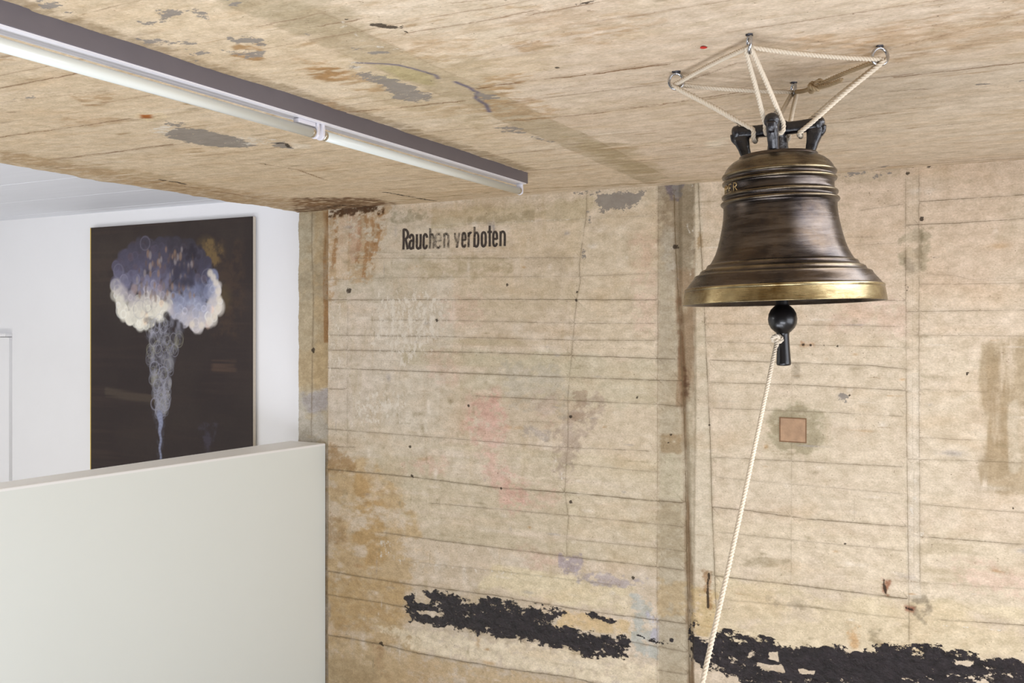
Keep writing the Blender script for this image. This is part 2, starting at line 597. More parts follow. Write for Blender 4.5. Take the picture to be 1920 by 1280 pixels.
# whole right section paler and pinker
W.stain([(1300, 300), (1930, 250), (1930, 1300), (1300, 1300)], (209, 192, 168), 0.75, 0.03, n_mid, 0.25)
W.stain([(1060, 380), (1232, 360), (1234, 900), (1090, 880)], (206, 191, 164), 0.6, 0.05, n_mid, 0.3)
W.stain([(1560, 290), (1930, 260), (1930, 560), (1570, 540)], (203, 182, 158), 0.6, 0.06, n_mid, 0.3)
W.stain([(1340, 640), (1820, 640), (1830, 980), (1340, 960)], (208, 195, 170), 0.5, 0.08, n_mid, 0.3)
W.stain([(1320, 960), (1930, 1010), (1930, 1180), (1320, 1100)], (214, 200, 172), 0.5, 0.05, n_mid, 0.3)
# upper left area: grey and whitish plaster film
W.stain([(620, 400), (840, 420), (840, 760), (800, 900), (615, 880)], (198, 187, 166), 0.6, 0.06, n_mid, 0.7)
W.stain([(616, 530), (720, 540), (740, 700), (690, 800), (616, 780)], (206, 194, 178), 0.6, 0.05, n_vert, 0.9)
W.stain([(700, 520), (850, 520), (860, 700), (800, 800), (700, 780)], (208, 198, 180), 0.55, 0.04, n_vert, 0.9)
W.stain([(811, 395), (1110, 372), (1105, 410), (811, 424)], (178, 163, 128), 0.55, 0.02, n_mid, 0.4)
W.stain([(735, 392), (808, 388), (808, 425), (735, 430)], (196, 184, 164), 0.6, 0.02, n_fine, 0.5)
W.stain([(730, 398), (790, 392), (800, 408), (735, 415)], (142, 134, 104), 0.55, 0.02, n_fine, 0.9)
W.stain([(880, 405), (1000, 396), (1000, 412), (880, 418)], (150, 136, 104), 0.5, 0.012, n_fine, 0.9)
W.stain([(790, 485), (960, 480), (960, 515), (790, 520)], (172, 158, 126), 0.6, 0.02, n_fine, 0.6)
W.stain([(680, 485), (800, 483), (800, 560), (640, 560)], (180, 170, 146), 0.4, 0.03, n_mid, 0.6)
W.stain([(860, 520), (1080, 515), (1080, 600), (860, 600)], (192, 176, 146), 0.45, 0.03, n_mid, 0.5)
W.stain([(960, 425), (1090, 415), (1090, 480), (960, 480)], (200, 182, 152), 0.5, 0.02, n_mid, 0.4)
W.stain([(760, 640), (1080, 650), (1080, 700), (760, 690)], (186, 174, 144), 0.5, 0.03, n_str, 0.5)
W.stain([(860, 660), (1230, 675), (1230, 760), (860, 740)], (192, 184, 158), 0.5, 0.04, n_mid, 0.5)
W.stain([(700, 840), (1070, 850), (1070, 1020), (760, 1000)], (190, 178, 150), 0.55, 0.05, n_str, 0.5)
W.stain([(1068, 850), (1232, 860), (1232, 1060), (1068, 1040)], (202, 189, 160), 0.5, 0.04, n_str, 0.4)
# pinkish washes
for p, al in (([(893, 760), (925, 745), (950, 800), (930, 860), (960, 900), (990, 930), (960, 958), (925, 915), (903, 850), (885, 800)], 0.6),
              ([(880, 740), (930, 735), (935, 790), (870, 800)], 0.35), ([(760, 860), (830, 865), (830, 880), (760, 876)], 0.4),
              ([(950, 890), (1040, 930), (1030, 950), (960, 940)], 0.35), ([(1010, 745), (1040, 750), (1030, 790), (1010, 780)], 0.35),
              ([(980, 1030), (1040, 1045), (1030, 1060), (990, 1055)], 0.3), ([(835, 560), (900, 560), (900, 600), (835, 600)], 0.22),
              ([(1190, 450), (1230, 450), (1230, 620), (1200, 620)], 0.25), ([(1560, 560), (1700, 570), (1690, 620), (1560, 610)], 0.25),
              ([(1800, 1060), (1930, 1070), (1930, 1110), (1800, 1095)], 0.35), ([(800, 660), (850, 665), (850, 710), (810, 705)], 0.25)):
    W.stain(p, (208, 158, 146), al * 0.7, 0.05, n_fine, 0.55)
# rust corner under the ceiling
W.stain([(618, 385), (728, 380), (715, 440), (700, 480), (690, 520), (640, 520), (618, 560)], (180, 152, 114), 0.7, 0.04, n_fine, 0.9)
for x0, y1 in ((628, 500), (640, 470), (656, 455), (672, 500), (686, 520), (697, 505), (708, 470), (716, 430)):
    W.stain([(x0, 388), (x0 + 3, (388 + y1) / 2), (x0 - 3, y1)], (152, 106, 54), 0.6, 0.012, n_fine, 1.1, width=0.006)
W.stain([(650, 395), (672, 392), (675, 470), (660, 490)], (196, 164, 146), 0.35, 0.02, n_fine, 0.8)
W.stain([(636, 410), (652, 408), (648, 520), (632, 530)], (210, 192, 168), 0.6, 0.015, n_vert, 0.9)
W.stain([(616, 384), (720, 378), (716, 398), (616, 404)], (70, 44, 22), 0.9, 0.018, n_fine, 0.9)
# strip left of the corner above the parapet
W.stain([(535, 380), (614, 380), (614, 840), (535, 840)], (178, 164, 136), 0.95, 0.006)
W.stain([(583, 395), (611, 395), (611, 820), (588, 820)], (168, 144, 104), 0.55, 0.02, n_mid, 0.5)
W.stain([(602, 395), (614, 395), (613, 640), (604, 640)], (140, 98, 50), 0.75, 0.012, n_vert, 0.6)
W.stain([(550, 510), (612, 480), (612, 560), (550, 560)], (156, 146, 124), 0.5, 0.02, n_fine, 0.8)
W.stain([(548, 400), (585, 400), (580, 490), (550, 480)], (176, 168, 146), 0.6, 0.02, n_mid, 0.6)
W.stain([(548, 650), (612, 650), (612, 720), (548, 720)], (178, 156, 118), 0.5, 0.03, n_mid, 0.4)
W.stain([(548, 740), (612, 730), (612, 830), (548, 830)], (182, 178, 168), 0.75, 0.02, n_mid, 0.4)
W.stain([(560, 740), (610, 732), (610, 775), (575, 780)], (150, 144, 146), 0.6, 0.02, n_mid, 0.6)
# ochre lower left
W.stain([(613, 860), (700, 890), (760, 960), (790, 1050), (770, 1110), (770, 1300), (600, 1300)], (188, 162, 120), 0.8, 0.10, n_mid, 0.7)
W.stain([(613, 830), (650, 850), (680, 880), (613, 885)], (158, 128, 88), 0.8, 0.02, n_fine, 0.5)
W.stain([(672, 900), (720, 960), (720, 1040), (690, 1060), (665, 1000)], (176, 140, 82), 0.5, 0.05, n_mid, 0.9)
W.stain([(614, 1075), (760, 1100), (770, 1180), (614, 1170)], (184, 154, 106), 0.55, 0.04, n_fine, 0.7)
W.stain([(613, 960), (640, 970), (650, 1010), (613, 1020)], (160, 132, 94), 0.6, 0.02, n_fine, 0.6)
W.stain([(700, 1205), (722, 1215), (716, 1262), (702, 1250)], (140, 88, 44), 0.8, 0.02, n_fine, 0.6)
W.stain([(613, 1190), (720, 1215), (1060, 1280), (1280, 1330), (613, 1330)], (198, 174, 136), 0.8, 0.03, n_fine, 0.6)
W.stain([(613, 1215), (700, 1235), (720, 1300), (613, 1300)], (172, 152, 118), 0.6, 0.03, n_mid, 0.6)
# clean cream boards along the tar band
W.stain([(700, 1172), (960, 1205), (1190, 1240), (1286, 1262), (1286, 1300), (1060, 1266), (900, 1240), (770, 1212)], (226, 212, 184), 0.85, 0.02, n_fine, 0.6)
W.stain([(1085, 1085), (1190, 1100), (1186, 1150), (1000, 1120), (900, 1100), (920, 1060)], (216, 202, 166), 0.7, 0.02, n_mid, 0.4)
W.stain([(1055, 1145), (1186, 1165), (1180, 1192), (1040, 1175)], (208, 182, 136), 0.8, 0.012, n_fine, 0.3)
W.stain([(1320, 1080), (1920, 1150), (1920, 1240), (1320, 1200)], (214, 198, 162), 0.6, 0.03, n_mid, 0.4)
# lilac / blue paint remains
W.stain([(1050, 1040), (1090, 1040), (1092, 1070), (1050, 1075)], (160, 148, 150), 0.8, 0.012, n_fine, 1.0)
W.stain([(1080, 1070), (1215, 1085), (1210, 1102), (1080, 1092)], (166, 156, 158), 0.7, 0.01, n_fine, 1.2)
W.stain([(1186, 1115), (1215, 1130), (1232, 1165), (1284, 1175), (1286, 1240), (1190, 1225)], (172, 178, 172), 0.7, 0.02, n_fine, 0.9)
W.stain([(1215, 1150), (1240, 1160), (1280, 1170), (1270, 1210), (1225, 1200)], (176, 172, 182), 0.75, 0.015, n_fine, 0.8)
# stains beside the crack
W.stain([(1045, 800), (1120, 740), (1135, 760), (1085, 830), (1060, 900), (1040, 880)], (168, 150, 134), 0.6, 0.025, n_fine, 1.1)
W.stain([(1074, 730), (1100, 735), (1092, 795), (1070, 780)], (160, 140, 118), 0.7, 0.012, n_fine, 0.9)
W.stain([(940, 680), (1040, 690), (1070, 750), (1060, 780), (960, 760)], (180, 172, 156), 0.5, 0.03, n_fine, 0.9)
W.stain([(985, 800), (1030, 810), (1025, 825), (980, 815)], (150, 140, 134), 0.5, 0.015, n_fine, 0.9)
# vertical service chase
chaseL, chaseR = [], []
W.stain([(1234, 335), (1300, 335), (1300, 600), (1305, 760), (1296, 1290), (1234, 1290)], (178, 166, 142), 0.95, 0.006)
W.stain([(1237, 340), (1300, 340), (1300, 480), (1260, 520), (1237, 470)], (148, 134, 112), 0.85, 0.02, n_fine, 0.6)
W.stain([(1237, 500), (1262, 520), (1266, 690), (1237, 690)], (174, 162, 140), 0.6, 0.02, n_fine, 0.9)
W.stain([(1240, 420), (1262, 430), (1262, 500), (1240, 505)], (186, 178, 160), 0.6, 0.015, n_fine, 0.7)
W.stain([(1268, 500), (1300, 505), (1301, 640), (1296, 760), (1270, 760)], (146, 124, 97), 0.85, 0.012, n_vert, 0.5)
W.stain([(1264, 345), (1300, 345), (1296, 505), (1268, 505)], (144, 130, 106), 0.8, 0.012, n_mid, 0.6)
W.stain([(1272, 640), (1279, 720), (1286, 880), (1290, 1090), (1294, 1290)], (134, 109, 80), 0.85, 0.010, n_vert, 0.6, width=0.013)
W.stain([(1270, 560), (1276, 680), (1279, 760)], (128, 100, 74), 0.85, 0.01, n_fine, 0.6, width=0.007)
W.stain([(1279, 690), (1288, 700), (1290, 745), (1278, 740)], (104, 78, 58), 0.85, 0.015, n_fine, 0.7)
W.stain([(1236, 815), (1275, 815), (1278, 850), (1240, 850)], (152, 132, 100), 0.8, 0.008, n_fine, 0.4)
W.stain([(1237, 855), (1262, 850), (1277, 870), (1277, 935), (1237, 930)], (190, 180, 154), 0.8, 0.01, n_fine, 0.3)
W.stain([(1234, 940), (1279, 945), (1283, 1050), (1234, 1045)], (166, 152, 124), 0.7, 0.012, n_fine, 0.9)
W.stain([(1234, 1085), (1284, 1095), (1284, 1160), (1234, 1155)], (180, 158, 120), 0.7, 0.012, n_fine, 0.7)
W.stain([(1302, 340), (1312, 340), (1328, 700), (1338, 960), (1340, 1110), (1298, 1110), (1301, 700)], (204, 192, 168), 0.85, 0.01, n_mid, 0.3)
W.stain([(1308, 435), (1315, 435), (1316, 475), (1309, 470)], (150, 120, 74), 0.7, 0.01, n_fine, 0.6)
W.stain([(1296, 1100), (1345, 1110), (1345, 1190), (1296, 1190)], (196, 172, 126), 0.8, 0.015, n_fine, 0.5)
W.stain([(1246, 340), (1280, 340), (1268, 372), (1256, 372)], (112, 102, 106), 0.85, 0.012, n_fine, 0.7)
# grey ring around the square cover, damp patches on the right
W.stain([(1437, 780), (1462, 765), (1498, 755), (1540, 775), (1546, 800), (1538, 835), (1510, 852), (1470, 845), (1445, 820)], (158, 148, 120), 0.95, 0.015, n_fine, 0.5)
W.stain([(1445, 785), (1470, 768), (1510, 762), (1536, 785), (1530, 832), (1500, 845), (1460, 838)], (150, 139, 112), 0.8, 0.012, n_fine, 0.3)
W.stain([(1436, 760), (1550, 760), (1550, 850), (1436, 850)], (186, 174, 146), 0.4, 0.04, n_fine, 0.6)
W.stain([(1840, 645), (1930, 625), (1930, 925), (1850, 915), (1832, 880), (1846, 820), (1838, 740), (1824, 715)], (170, 152, 122), 0.85, 0.02, n_vert, 0.3)
W.stain([(1850, 660), (1890, 655), (1890, 880), (1842, 905)], (158, 138, 106), 0.6, 0.02, n_vert, 0.6)
W.stain([(1895, 760), (1925, 750), (1925, 870), (1900, 880)], (196, 182, 158), 0.8, 0.02, n_vert, 0.9)
W.stain([(1686, 450), (1708, 438), (1728, 428), (1748, 450), (1748, 490), (1728, 505), (1706, 508), (1690, 500)], (166, 154, 128), 0.85, 0.015, n_fine, 0.8)
W.stain([(1698, 485), (1712, 490), (1712, 508), (1700, 506)], (104, 92, 70), 0.8, 0.01, n_fine, 0.5)
W.stain([(1715, 430), (1728, 435), (1726, 500), (1716, 496)], (124, 112, 86), 0.6, 0.01, n_fine, 0.9)
W.stain([(1712, 1120), (1735, 1115), (1745, 1140), (1735, 1168), (1715, 1160)], (150, 138, 116), 0.8, 0.012, n_fine, 0.7)
W.stain([(1628, 1180), (1650, 1182), (1655, 1215), (1635, 1220)], (158, 144, 116), 0.8, 0.012, n_fine, 0.5)
W.stain([(1590, 1170), (1612, 1175), (1605, 1215), (1595, 1210)], (190, 142, 84), 0.6, 0.015, n_fine, 0.6)
W.stain([(1700, 700), (1724, 700), (1725, 1120), (1702, 1120)], (212, 200, 180), 0.6, 0.006, n_vert, 0.5)
W.stain([(1698, 330), (1724, 330), (1724, 690), (1700, 690)], (200, 184, 160), 0.5, 0.006, n_vert, 0.3)
W.stain([(1562, 322), (1700, 318), (1700, 332), (1562, 340)], (176, 160, 132), 0.5, 0.015, n_fine, 0.8)
W.stain([(1390, 1045), (1480, 1050), (1470, 1060), (1395, 1058)], (164, 150, 122), 0.6, 0.012, n_fine, 0.8)
W.stain([(1440, 1120), (1530, 1128), (1520, 1142), (1440, 1134)], (160, 146, 122), 0.5, 0.012, n_fine, 0.9)
W.stain([(1725, 1055), (1830, 1065), (1800, 1085), (1725, 1078)], (176, 160, 128), 0.6, 0.02, n_str, 0.6)
W.stain([(1725, 1022), (1820, 1025), (1820, 1032), (1725, 1034)], (180, 164, 134), 0.5, 0.015, n_str, 0.6)
W.stain([(1488, 682), (1499, 682), (1497, 708), (1488, 706)], (150, 138, 116), 0.6, 0.008, n_fine, 0.6)
# scattered scuffs, flecks and lime spots
rs = np.random.RandomState(21)
for i in range(420):
    u = -3.12 + rs.rand() * 3.3; v = 0.3 + rs.rand() * 2.45
    sx, sz = (0.01 + 0.06 * rs.rand() ** 2, 0.003 + 0.012 * rs.rand() ** 2)
    if -1.36 < u < -1.08: continue
    if u < -2.1 and rs.rand() < 0.6: sx, sz = sz * 1.6, sx * 0.9
    kind_ = rs.rand()
    rgb = (152, 138, 108) if kind_ < 0.4 else (224, 214, 198) if kind_ < 0.75 else (176, 140, 92) if kind_ < 0.87 else (150, 144, 142)
    w = W._win([(u, v)], max(sx, sz) * 2.5)
    g_ = np.exp(-((W.U[w] - u) / sx) ** 2 - ((W.V[w] - v) / sz) ** 2)
    g_ = np.clip(g_ + (n_fine[w] - 0.5) * 1.6 * (g_ > 0.05), 0, 1) * g_
    f = (g_ * (0.3 + 0.5 * rs.rand()))[..., None]
    W.col[w] = W.col[w] * (1 - f) + lin(*rgb) * f
# board joints, left bay
J = W.joint
for pts, s, st in (
        ([(811, 423), (1100, 410), (1233, 404)], 0.35, 0.004), ([(620, 475), (950, 471)], 0.35, 0.002),
        ([(666, 484), (850, 484), (1085, 483)], 0.6, 0.002), ([(620, 524), (764, 520), (1085, 518), (1233, 512)], 0.5, 0.002),
        ([(617, 562), (780, 562), (960, 561), (1229, 562)], 1.0, 0.003), ([(700, 600), (820, 600), (1085, 606), (1225, 606)], 0.75, 0.002),
        ([(620, 628), (834, 631), (1061, 637), (1225, 638)], 0.85, 0.003), ([(617, 656), (924, 661), (1233, 672), (1264, 673)], 1.0, 0.004),
        ([(617, 690), (788, 696), (1030, 706), (1276, 714)], 1.0, 0.004), ([(620, 729), (650, 729)], 0.9, 0.002),
        ([(893, 742), (1060, 750), (1233, 758), (1276, 762)], 0.9, 0.003), ([(615, 804), (874, 824), (1043, 838), (1217, 845)], 0.8, 0.003),
        ([(952, 789), (1038, 791)], 0.4, 0), ([(615, 837), (665, 838)], 0.9, 0.001), ([(1062, 869), (1232, 885)], 0.45, 0.003),
        ([(615, 879), (773, 894), (935, 914), (1062, 923), (1232, 939), (1278, 943)], 1.3, 0.006),
        ([(808, 943), (958, 956), (1043, 964), (1224, 981), (1278, 988)], 0.7, 0.003),
        ([(716, 998), (816, 1012), (1055, 1042), (1232, 1062), (1282, 1070)], 0.9, 0.004),
        ([(1062, 1010), (1232, 1027), (1282, 1035)], 0.6, 0.002), ([(746, 1050), (970, 1074), (1140, 1095)], 0.3, 0.004),
        ([(615, 1070), (692, 1083), (754, 1093), (931, 1116), (1101, 1145), (1232, 1162), (1282, 1170)], 1.1, 0.005),
        ([(615, 1114), (716, 1130), (762, 1139)], 0.9, 0.002), ([(958, 1170), (1186, 1203), (1232, 1212), (1286, 1224)], 0.9, 0.003),
        ([(615, 1189), (716, 1207), (785, 1224), (947, 1253), (1062, 1268), (1160, 1290)], 1.2, 0.007),
        ([(1232, 1257), (1286, 1266)], 0.8, 0.002)):
    J(pts, s, st)
# right bays
for pts, s, st in (
        ([(1725, 378), (1820, 372), (1920, 365), (1960, 362)], 1.0, 0.003), ([(1700, 422), (1800, 418), (1920, 410), (1960, 407)], 0.9, 0.003),
        ([(1616, 394), (1697, 382)], 0.5, 0.001), ([(1587, 445), (1634, 444)], 0.5, 0), ([(1600, 460), (1697, 455)], 0.3, 0.001),
        ([(1716, 512), (1790, 516), (1820, 524), (1940, 520)], 0.35, 0.001), ([(1725, 533), (1930, 531)], 0.5, 0.002),
        ([(1640, 562), (1697, 564)], 0.8, 0.001), ([(1700, 584), (1930, 581)], 0.7, 0.003), ([(1330, 570), (1480, 576)], 0.3, 0.001),
        ([(1320, 606), (1500, 609), (1697, 612)], 0.55, 0.002), ([(1716, 628), (1930, 630)], 0.5, 0.002),
        ([(1325, 640), (1500, 646), (1700, 651)], 0.55, 0.002), ([(1335, 675), (1490, 680), (1630, 685), (1700, 692)], 0.85, 0.003),
        ([(1335, 717), (1470, 720), (1700, 732)], 0.8, 0.003), ([(1725, 730), (1850, 735)], 0.4, 0.001),
        ([(1335, 765), (1540, 772), (1690, 780)], 0.6, 0.002), ([(1725, 820), (1820, 825)], 0.6, 0.001),
        ([(1340, 857), (1410, 860), (1690, 875)], 0.7, 0.003), ([(1700, 860), (1830, 864), (1930, 868)], 0.6, 0.001),
        ([(1350, 895), (1480, 907), (1690, 925)], 0.4, 0.003), ([(1335, 950), (1405, 957), (1510, 972), (1700, 987)], 1.0, 0.005),
        ([(1730, 945), (1930, 962)], 0.5, 0.002), ([(1350, 997), (1520, 1015), (1690, 1032)], 0.5, 0.003),
        ([(1725, 1005), (1930, 1021)], 1.0, 0.004), ([(1340, 1079), (1490, 1096), (1700, 1122)], 1.1, 0.005),
        ([(1370, 1125), (1540, 1140), (1700, 1160)], 0.35, 0.003), ([(1765, 1162), (1930, 1172)], 0.9, 0.003),
        ([(1700, 1090), (1930, 1104)], 0.3, 0.002)):
    J(pts, s, st)
# upright joints and cracks
for pts, s in (
        ([(1100, 370), (1100, 399), (1093, 450), (1086, 496), (1088, 528), (1082, 559), (1077, 600), (1075, 629), (1069, 692), (1065, 750), (1065, 836), (1062, 860)], 0.75),
        ([(1062, 860), (1059, 927), (1066, 970), (1062, 1016), (1064, 1042)], 0.7), ([(652, 560), (652, 840)], 0.4),
        ([(1234, 345), (1233, 700), (1232, 1280)], 0.6), ([(1309, 340), (1316, 491), (1321, 585), (1326, 700), (1332, 830), (1335, 950), (1340, 1065), (1342, 1135)], 1.0),
        ([(1698, 335), (1698, 500), (1699, 700), (1701, 900), (1704, 1120), (1705, 1290)], 0.7), ([(1723, 330), (1723, 700), (1725, 1100)], 0.6),
        ([(1485, 685), (1484, 900), (1483, 1115)], 0.35), ([(1602, 940), (1602, 970)], 0.4),
        ([(580, 400), (580, 470), (583, 560), (581, 650), (580, 740), (579, 815)], 1.0)):
    J(pts, s, 0.0)
W.joint([(1262, 350), (1264, 444), (1267, 518), (1271, 599), (1274, 666), (1279, 760), (1283, 900), (1286, 1090), (1290, 1290)], 1.3)
# the chase is recessed, its groove deeper; strip beside it proud
w, sd = W.poly([(1235, 300), (1300, 300), (1304, 700), (1298, 1320), (1235, 1320)])
W.disp[w] -= np.clip(0.5 + sd / 0.012, 0, 1) * 0.010
P = [at_y(*p) for p in [(1268, 300), (1270, 560), (1277, 700), (1284, 880), (1288, 1090), (1292, 1330)]]
w = W._win(P, 0.05); d, _ = W._seg(P, w)
W.disp[w] -= np.clip(1 - d / 0.022, 0, 1) * 0.016
# strip left of the corner sits a little behind the bay
w, sd = W.poly([(500, 300), (614, 300), (614, 1400), (500, 1400)])
W.disp[w] -= np.clip(0.5 + sd / 0.008, 0, 1) * 0.022
W.disp += (n_big - 0.5) * 0.006 + (n_mid - 0.5) * 0.0016 + (n_fine - 0.5) * 0.0012
# tar band
k7 = lambda p: cv(p, 600, 800, 0.3854)
k8 = lambda p: cv(p, 1240, 640, 0.5)
W.mask(0, k7([(415, 830), (540, 795), (620, 800), (700, 845), (820, 830), (900, 850), (1000, 860), (1130, 880), (1190, 900), (1140, 955), (1280, 990), (1400, 1020), (1480, 1015), (1520, 1050), (1490, 1120), (1380, 1120), (1290, 1115), (1200, 1085), (1050, 1050), (900, 1035), (760, 1005), (640, 980), (520, 955), (440, 950), (420, 890)]), 0.86, 0.022)
W.mask(0, k7([(760, 900), (900, 880), (1000, 900), (1100, 960), (1400, 1050), (1480, 1080), (1300, 1090), (900, 1010), (760, 980), (560, 945)]), 1.25, 0.03)
W.mask(0, k7([(1290, 905), (1380, 915), (1440, 945), (1420, 960), (1330, 940)]), 0.9, 0.016)
for a in ([(470, 895), (560, 895), (590, 920), (480, 915)], [(480, 810), (540, 840), (520, 870), (450, 850)]):
    w, sd = W.poly(k7(a), 0.03)
    W.msk[w][..., 0] *= 1 - np.clip(0.5 + sd / 0.02, 0, 1)
W.mask(0, k8([(105, 1075), (140, 1118), (190, 1120), (225, 1085), (300, 1090), (380, 1112), (500, 1140), (640, 1142), (760, 1155), (840, 1140), (920, 1140), (1050, 1145), (1110, 1165), (1200, 1180), (1360, 1205), (1460, 1215), (1460, 1310), (1250, 1285), (1100, 1295), (900, 1330), (500, 1330), (300, 1270), (170, 1225), (108, 1205)]), 0.88, 0.022)
W.mask(0, k8([(115, 1130), (180, 1140), (170, 1210), (115, 1190)]), 1.3, 0.02)
W.mask(0, k8([(300, 1130), (640, 1160), (920, 1160), (1360, 1230), (1460, 1250), (1200, 1260), (600, 1290), (420, 1250)]), 1.2, 0.03)
for a in ([(400, 1165), (440, 1160), (440, 1200), (405, 1195)], [(360, 1205), (450, 1215), (470, 1245), (380, 1230)], [(510, 1225), (580, 1235), (575, 1250), (520, 1245)], [(1100, 1195), (1170, 1200), (1160, 1220), (1105, 1210)]):
    w, sd = W.poly(k8(a), 0.03)
    W.msk[w][..., 0] *= 1 - np.clip(0.6 + sd / 0.012, 0, 1)
W.disp[:] += np.clip(W.msk[..., 0] * 2 - 1, 0, 1) * (0.001 + 0.0045 * W.noise(0.05, 0.03, 6, 4, 0.6))
W.mask(0, k8([(100, 1010), (130, 1030), (150, 1075), (110, 1080)]), 0.42, 0.02)
W.mask(0, [(1180, 1185), (1240, 1195), (1280, 1200), (1240, 1215)], 0.3, 0.01)
# slate remains near the ceiling
k6 = lambda p: cv(p, 600, 340, 0.3907)
for a, lv in (([(1310, 80), (1400, 55), (1560, 50), (1540, 95), (1470, 140), (1400, 125), (1355, 150), (1320, 120)], 0.85),
              ([(1220, 55), (1380, 35), (1420, 45), (1300, 65)], 0.62), ([(1255, 330), (1275, 330), (1270, 370), (1258, 370)], 0.7),
              ([(1280, 140), (1305, 140), (1300, 210), (1285, 200)], 0.5), ([(1180, 575), (1200, 575), (1200, 605), (1180, 605)], 0.55),
              ([(1680, 10), (1740, 10), (1720, 80), (1695, 80)], 0.9), ([(1700, 420), (1712, 420), (1710, 470), (1700, 470)], 0.6)):
    W.mask(1, k6(a), lv, 0.02)
for a, lv in (([(1570, 326), (1614, 318), (1660, 312), (1612, 330), (1575, 331)], 0.62), ([(1620, 332), (1668, 322), (1672, 326), (1640, 336)], 0.62),
              ([(1570, 735), (1590, 735), (1592, 745), (1575, 748)], 0.55), ([(1570, 742), (1592, 750), (1590, 757), (1570, 752)], 0.6)):
    W.mask(1, a, lv, 0.01)
# flaked pale plaster
for a in ([(616, 540), (640, 560), (645, 700), (616, 720)], [(700, 540), (850, 530), (840, 640), (760, 700), (690, 640)], [(640, 740), (760, 720), (770, 800), (660, 800)],
          [(746, 1045), (960, 1072), (950, 1082), (746, 1055)], [(700, 1010), (760, 1020), (740, 1050), (700, 1040)], [(1040, 860), (1070, 870), (1060, 900), (1035, 890)],
          [(1700, 880), (1724, 880), (1722, 1000), (1702, 1000)], [(1296, 330), (1310, 330), (1312, 520), (1298, 520)]):
    W.mask(2, a, 0.5, 0.09)
W.mask(2, k7([(380, 650), (600, 680), (960, 715), (1150, 735)]), 0.55, 0.008, width=0.003)
W.mask(2, k6([(540, 212), (900, 196), (1280, 180)]), 0.62, 0.004, width=0.0015)
W.mask(2, [(1765, 1172), (1930, 1186)], 0.6, 0.006, width=0.002)
# nail holes and slots
for x, y, r in ((655, 545, 6), (951, 533, 5), (583, 656, 5), (819, 600, 4), (1266, 462, 6), (1196, 745, 3.5), (1070, 941, 4), (1187, 1082, 4.5), (1070, 781, 4), (773, 892, 4),
                (1727, 410, 6), (1743, 312, 7), (1702, 324, 5), (1330, 796, 3), (1813, 700, 5), (1593, 741, 3), (1708, 977, 2.5), (1585, 1019, 3), (1900, 952, 3.5), (879, 760, 2.5), (768, 837, 3),
                (1257, 815, 3), (1252, 830, 2.5), (1082, 547, 3), (1702, 538, 4), (1700, 545, 3), (1506, 646, 4), (1520, 647, 3), (1546, 647, 3), (1570, 649, 3.5), (1081, 563, 3), (940, 915, 3), (716, 1207, 5)):
    W.dot(3, x, y, r)
W.mask(3, [(1329, 1075), (1327, 1110), (1328, 1138)], 1.0, 0.006, width=0.005)
W.mask(3, [(1657, 1087), (1661, 1112)], 1.0, 0.006, width=0.005)
W.mask(3, [(1699, 1139), (1712, 1143)], 0.9, 0.006, width=0.004)
W.stain([(1654, 1085), (1668, 1090), (1664, 1116), (1656, 1112)], (140, 80, 44), 0.8, 0.01, n_fine, 0.6)
W.stain([(1318, 1070), (1332, 1072), (1332, 1140), (1322, 1110)], (150, 112, 70), 0.7, 0.012, n_fine, 0.6)
W.stain([(1696, 1134), (1716, 1138), (1712, 1148), (1698, 1144)], (130, 52, 34), 0.8, 0.008)
W.stain([(1500, 640), (1526, 642), (1526, 650), (1500, 650)], (176, 120, 60), 0.6, 0.008, n_fine, 0.5)

rs = np.random.RandomState(8)
ej = np.convolve(rs.randn(len(vs) + 60), np.ones(21) / 21, 'same')[30:-30] * 0.010 + rs.randn(len(vs)) * 0.0006


def wall_pos(U, V, D):
    X = U.copy()
    X[:, :2] += ej[:, None] * np.array([1.0, 0.6])[None, :] - np.array([0.0, 0.0])[None, :]
    return X, WALL_Y - D, V


wall = W.build('wall_back', wall_pos, M_wall, (0, 0.24, 0))
tag(wall, 'weathered beige board-marked concrete wall with flaking black tar band', kind='structure')


def wall_y(x, z):
    i = int(np.clip(np.searchsorted(us, x), 1, len(us) - 1)); j = int(np.clip(np.searchsorted(vs, z), 1, len(vs) - 1))
    return WALL_Y - float(W.disp[j - 1:j + 1, i - 1:i + 1].max())


# ------------------------------------------------------------------ the board-marked ceiling
cu = spans((-3.34, 0.45, 0.0062), (0.46, 2.4, 0.3))
cvv = spans((0.42, 0.66, 0.06), (0.7, 3.9, 0.0052))
K = Surf(cu, cvv, at_z)
c_big = K.noise(0.7, 0.3, 11, 5); c_mid = K.noise(0.18, 0.05, 12, 5, 0.62)
c_str = K.noise(0.6, 0.03, 13, 4); c_fine = K.noise(0.04, 0.018, 14, 4, 0.7)
tone(K, (214, 197, 171), (204, 184, 154), (c_big - 0.3) * 1.6)
f = np.clip((c_str - 0.56) * 3, 0, 1)[..., None] * 0.5
K.col = K.col * (1 - f * 0.75) + lin(188, 164, 130) * f * 0.75
f = np.clip((c_mid - 0.55) * 3, 0, 1)[..., None] * 0.4
K.col = K.col * (1 - f) + lin(218, 203, 180) * f
f = np.clip((c_fine - 0.66) * 4, 0, 1)[..., None] * 0.35
K.col = K.col * (1 - f) + lin(176, 146, 104) * f
ST = K.stain
# pinker and paler towards the right
ST([(1000, -10), (1930, -10), (1930, 300), (1240, 335), (1000, 200)], (208, 190, 168), 0.6, 0.12, c_mid, 0.3)
ST([(1500, 150), (1930, 120), (1930, 290), (1560, 320)], (212, 198, 176), 0.7, 0.1, c_mid, 0.3)
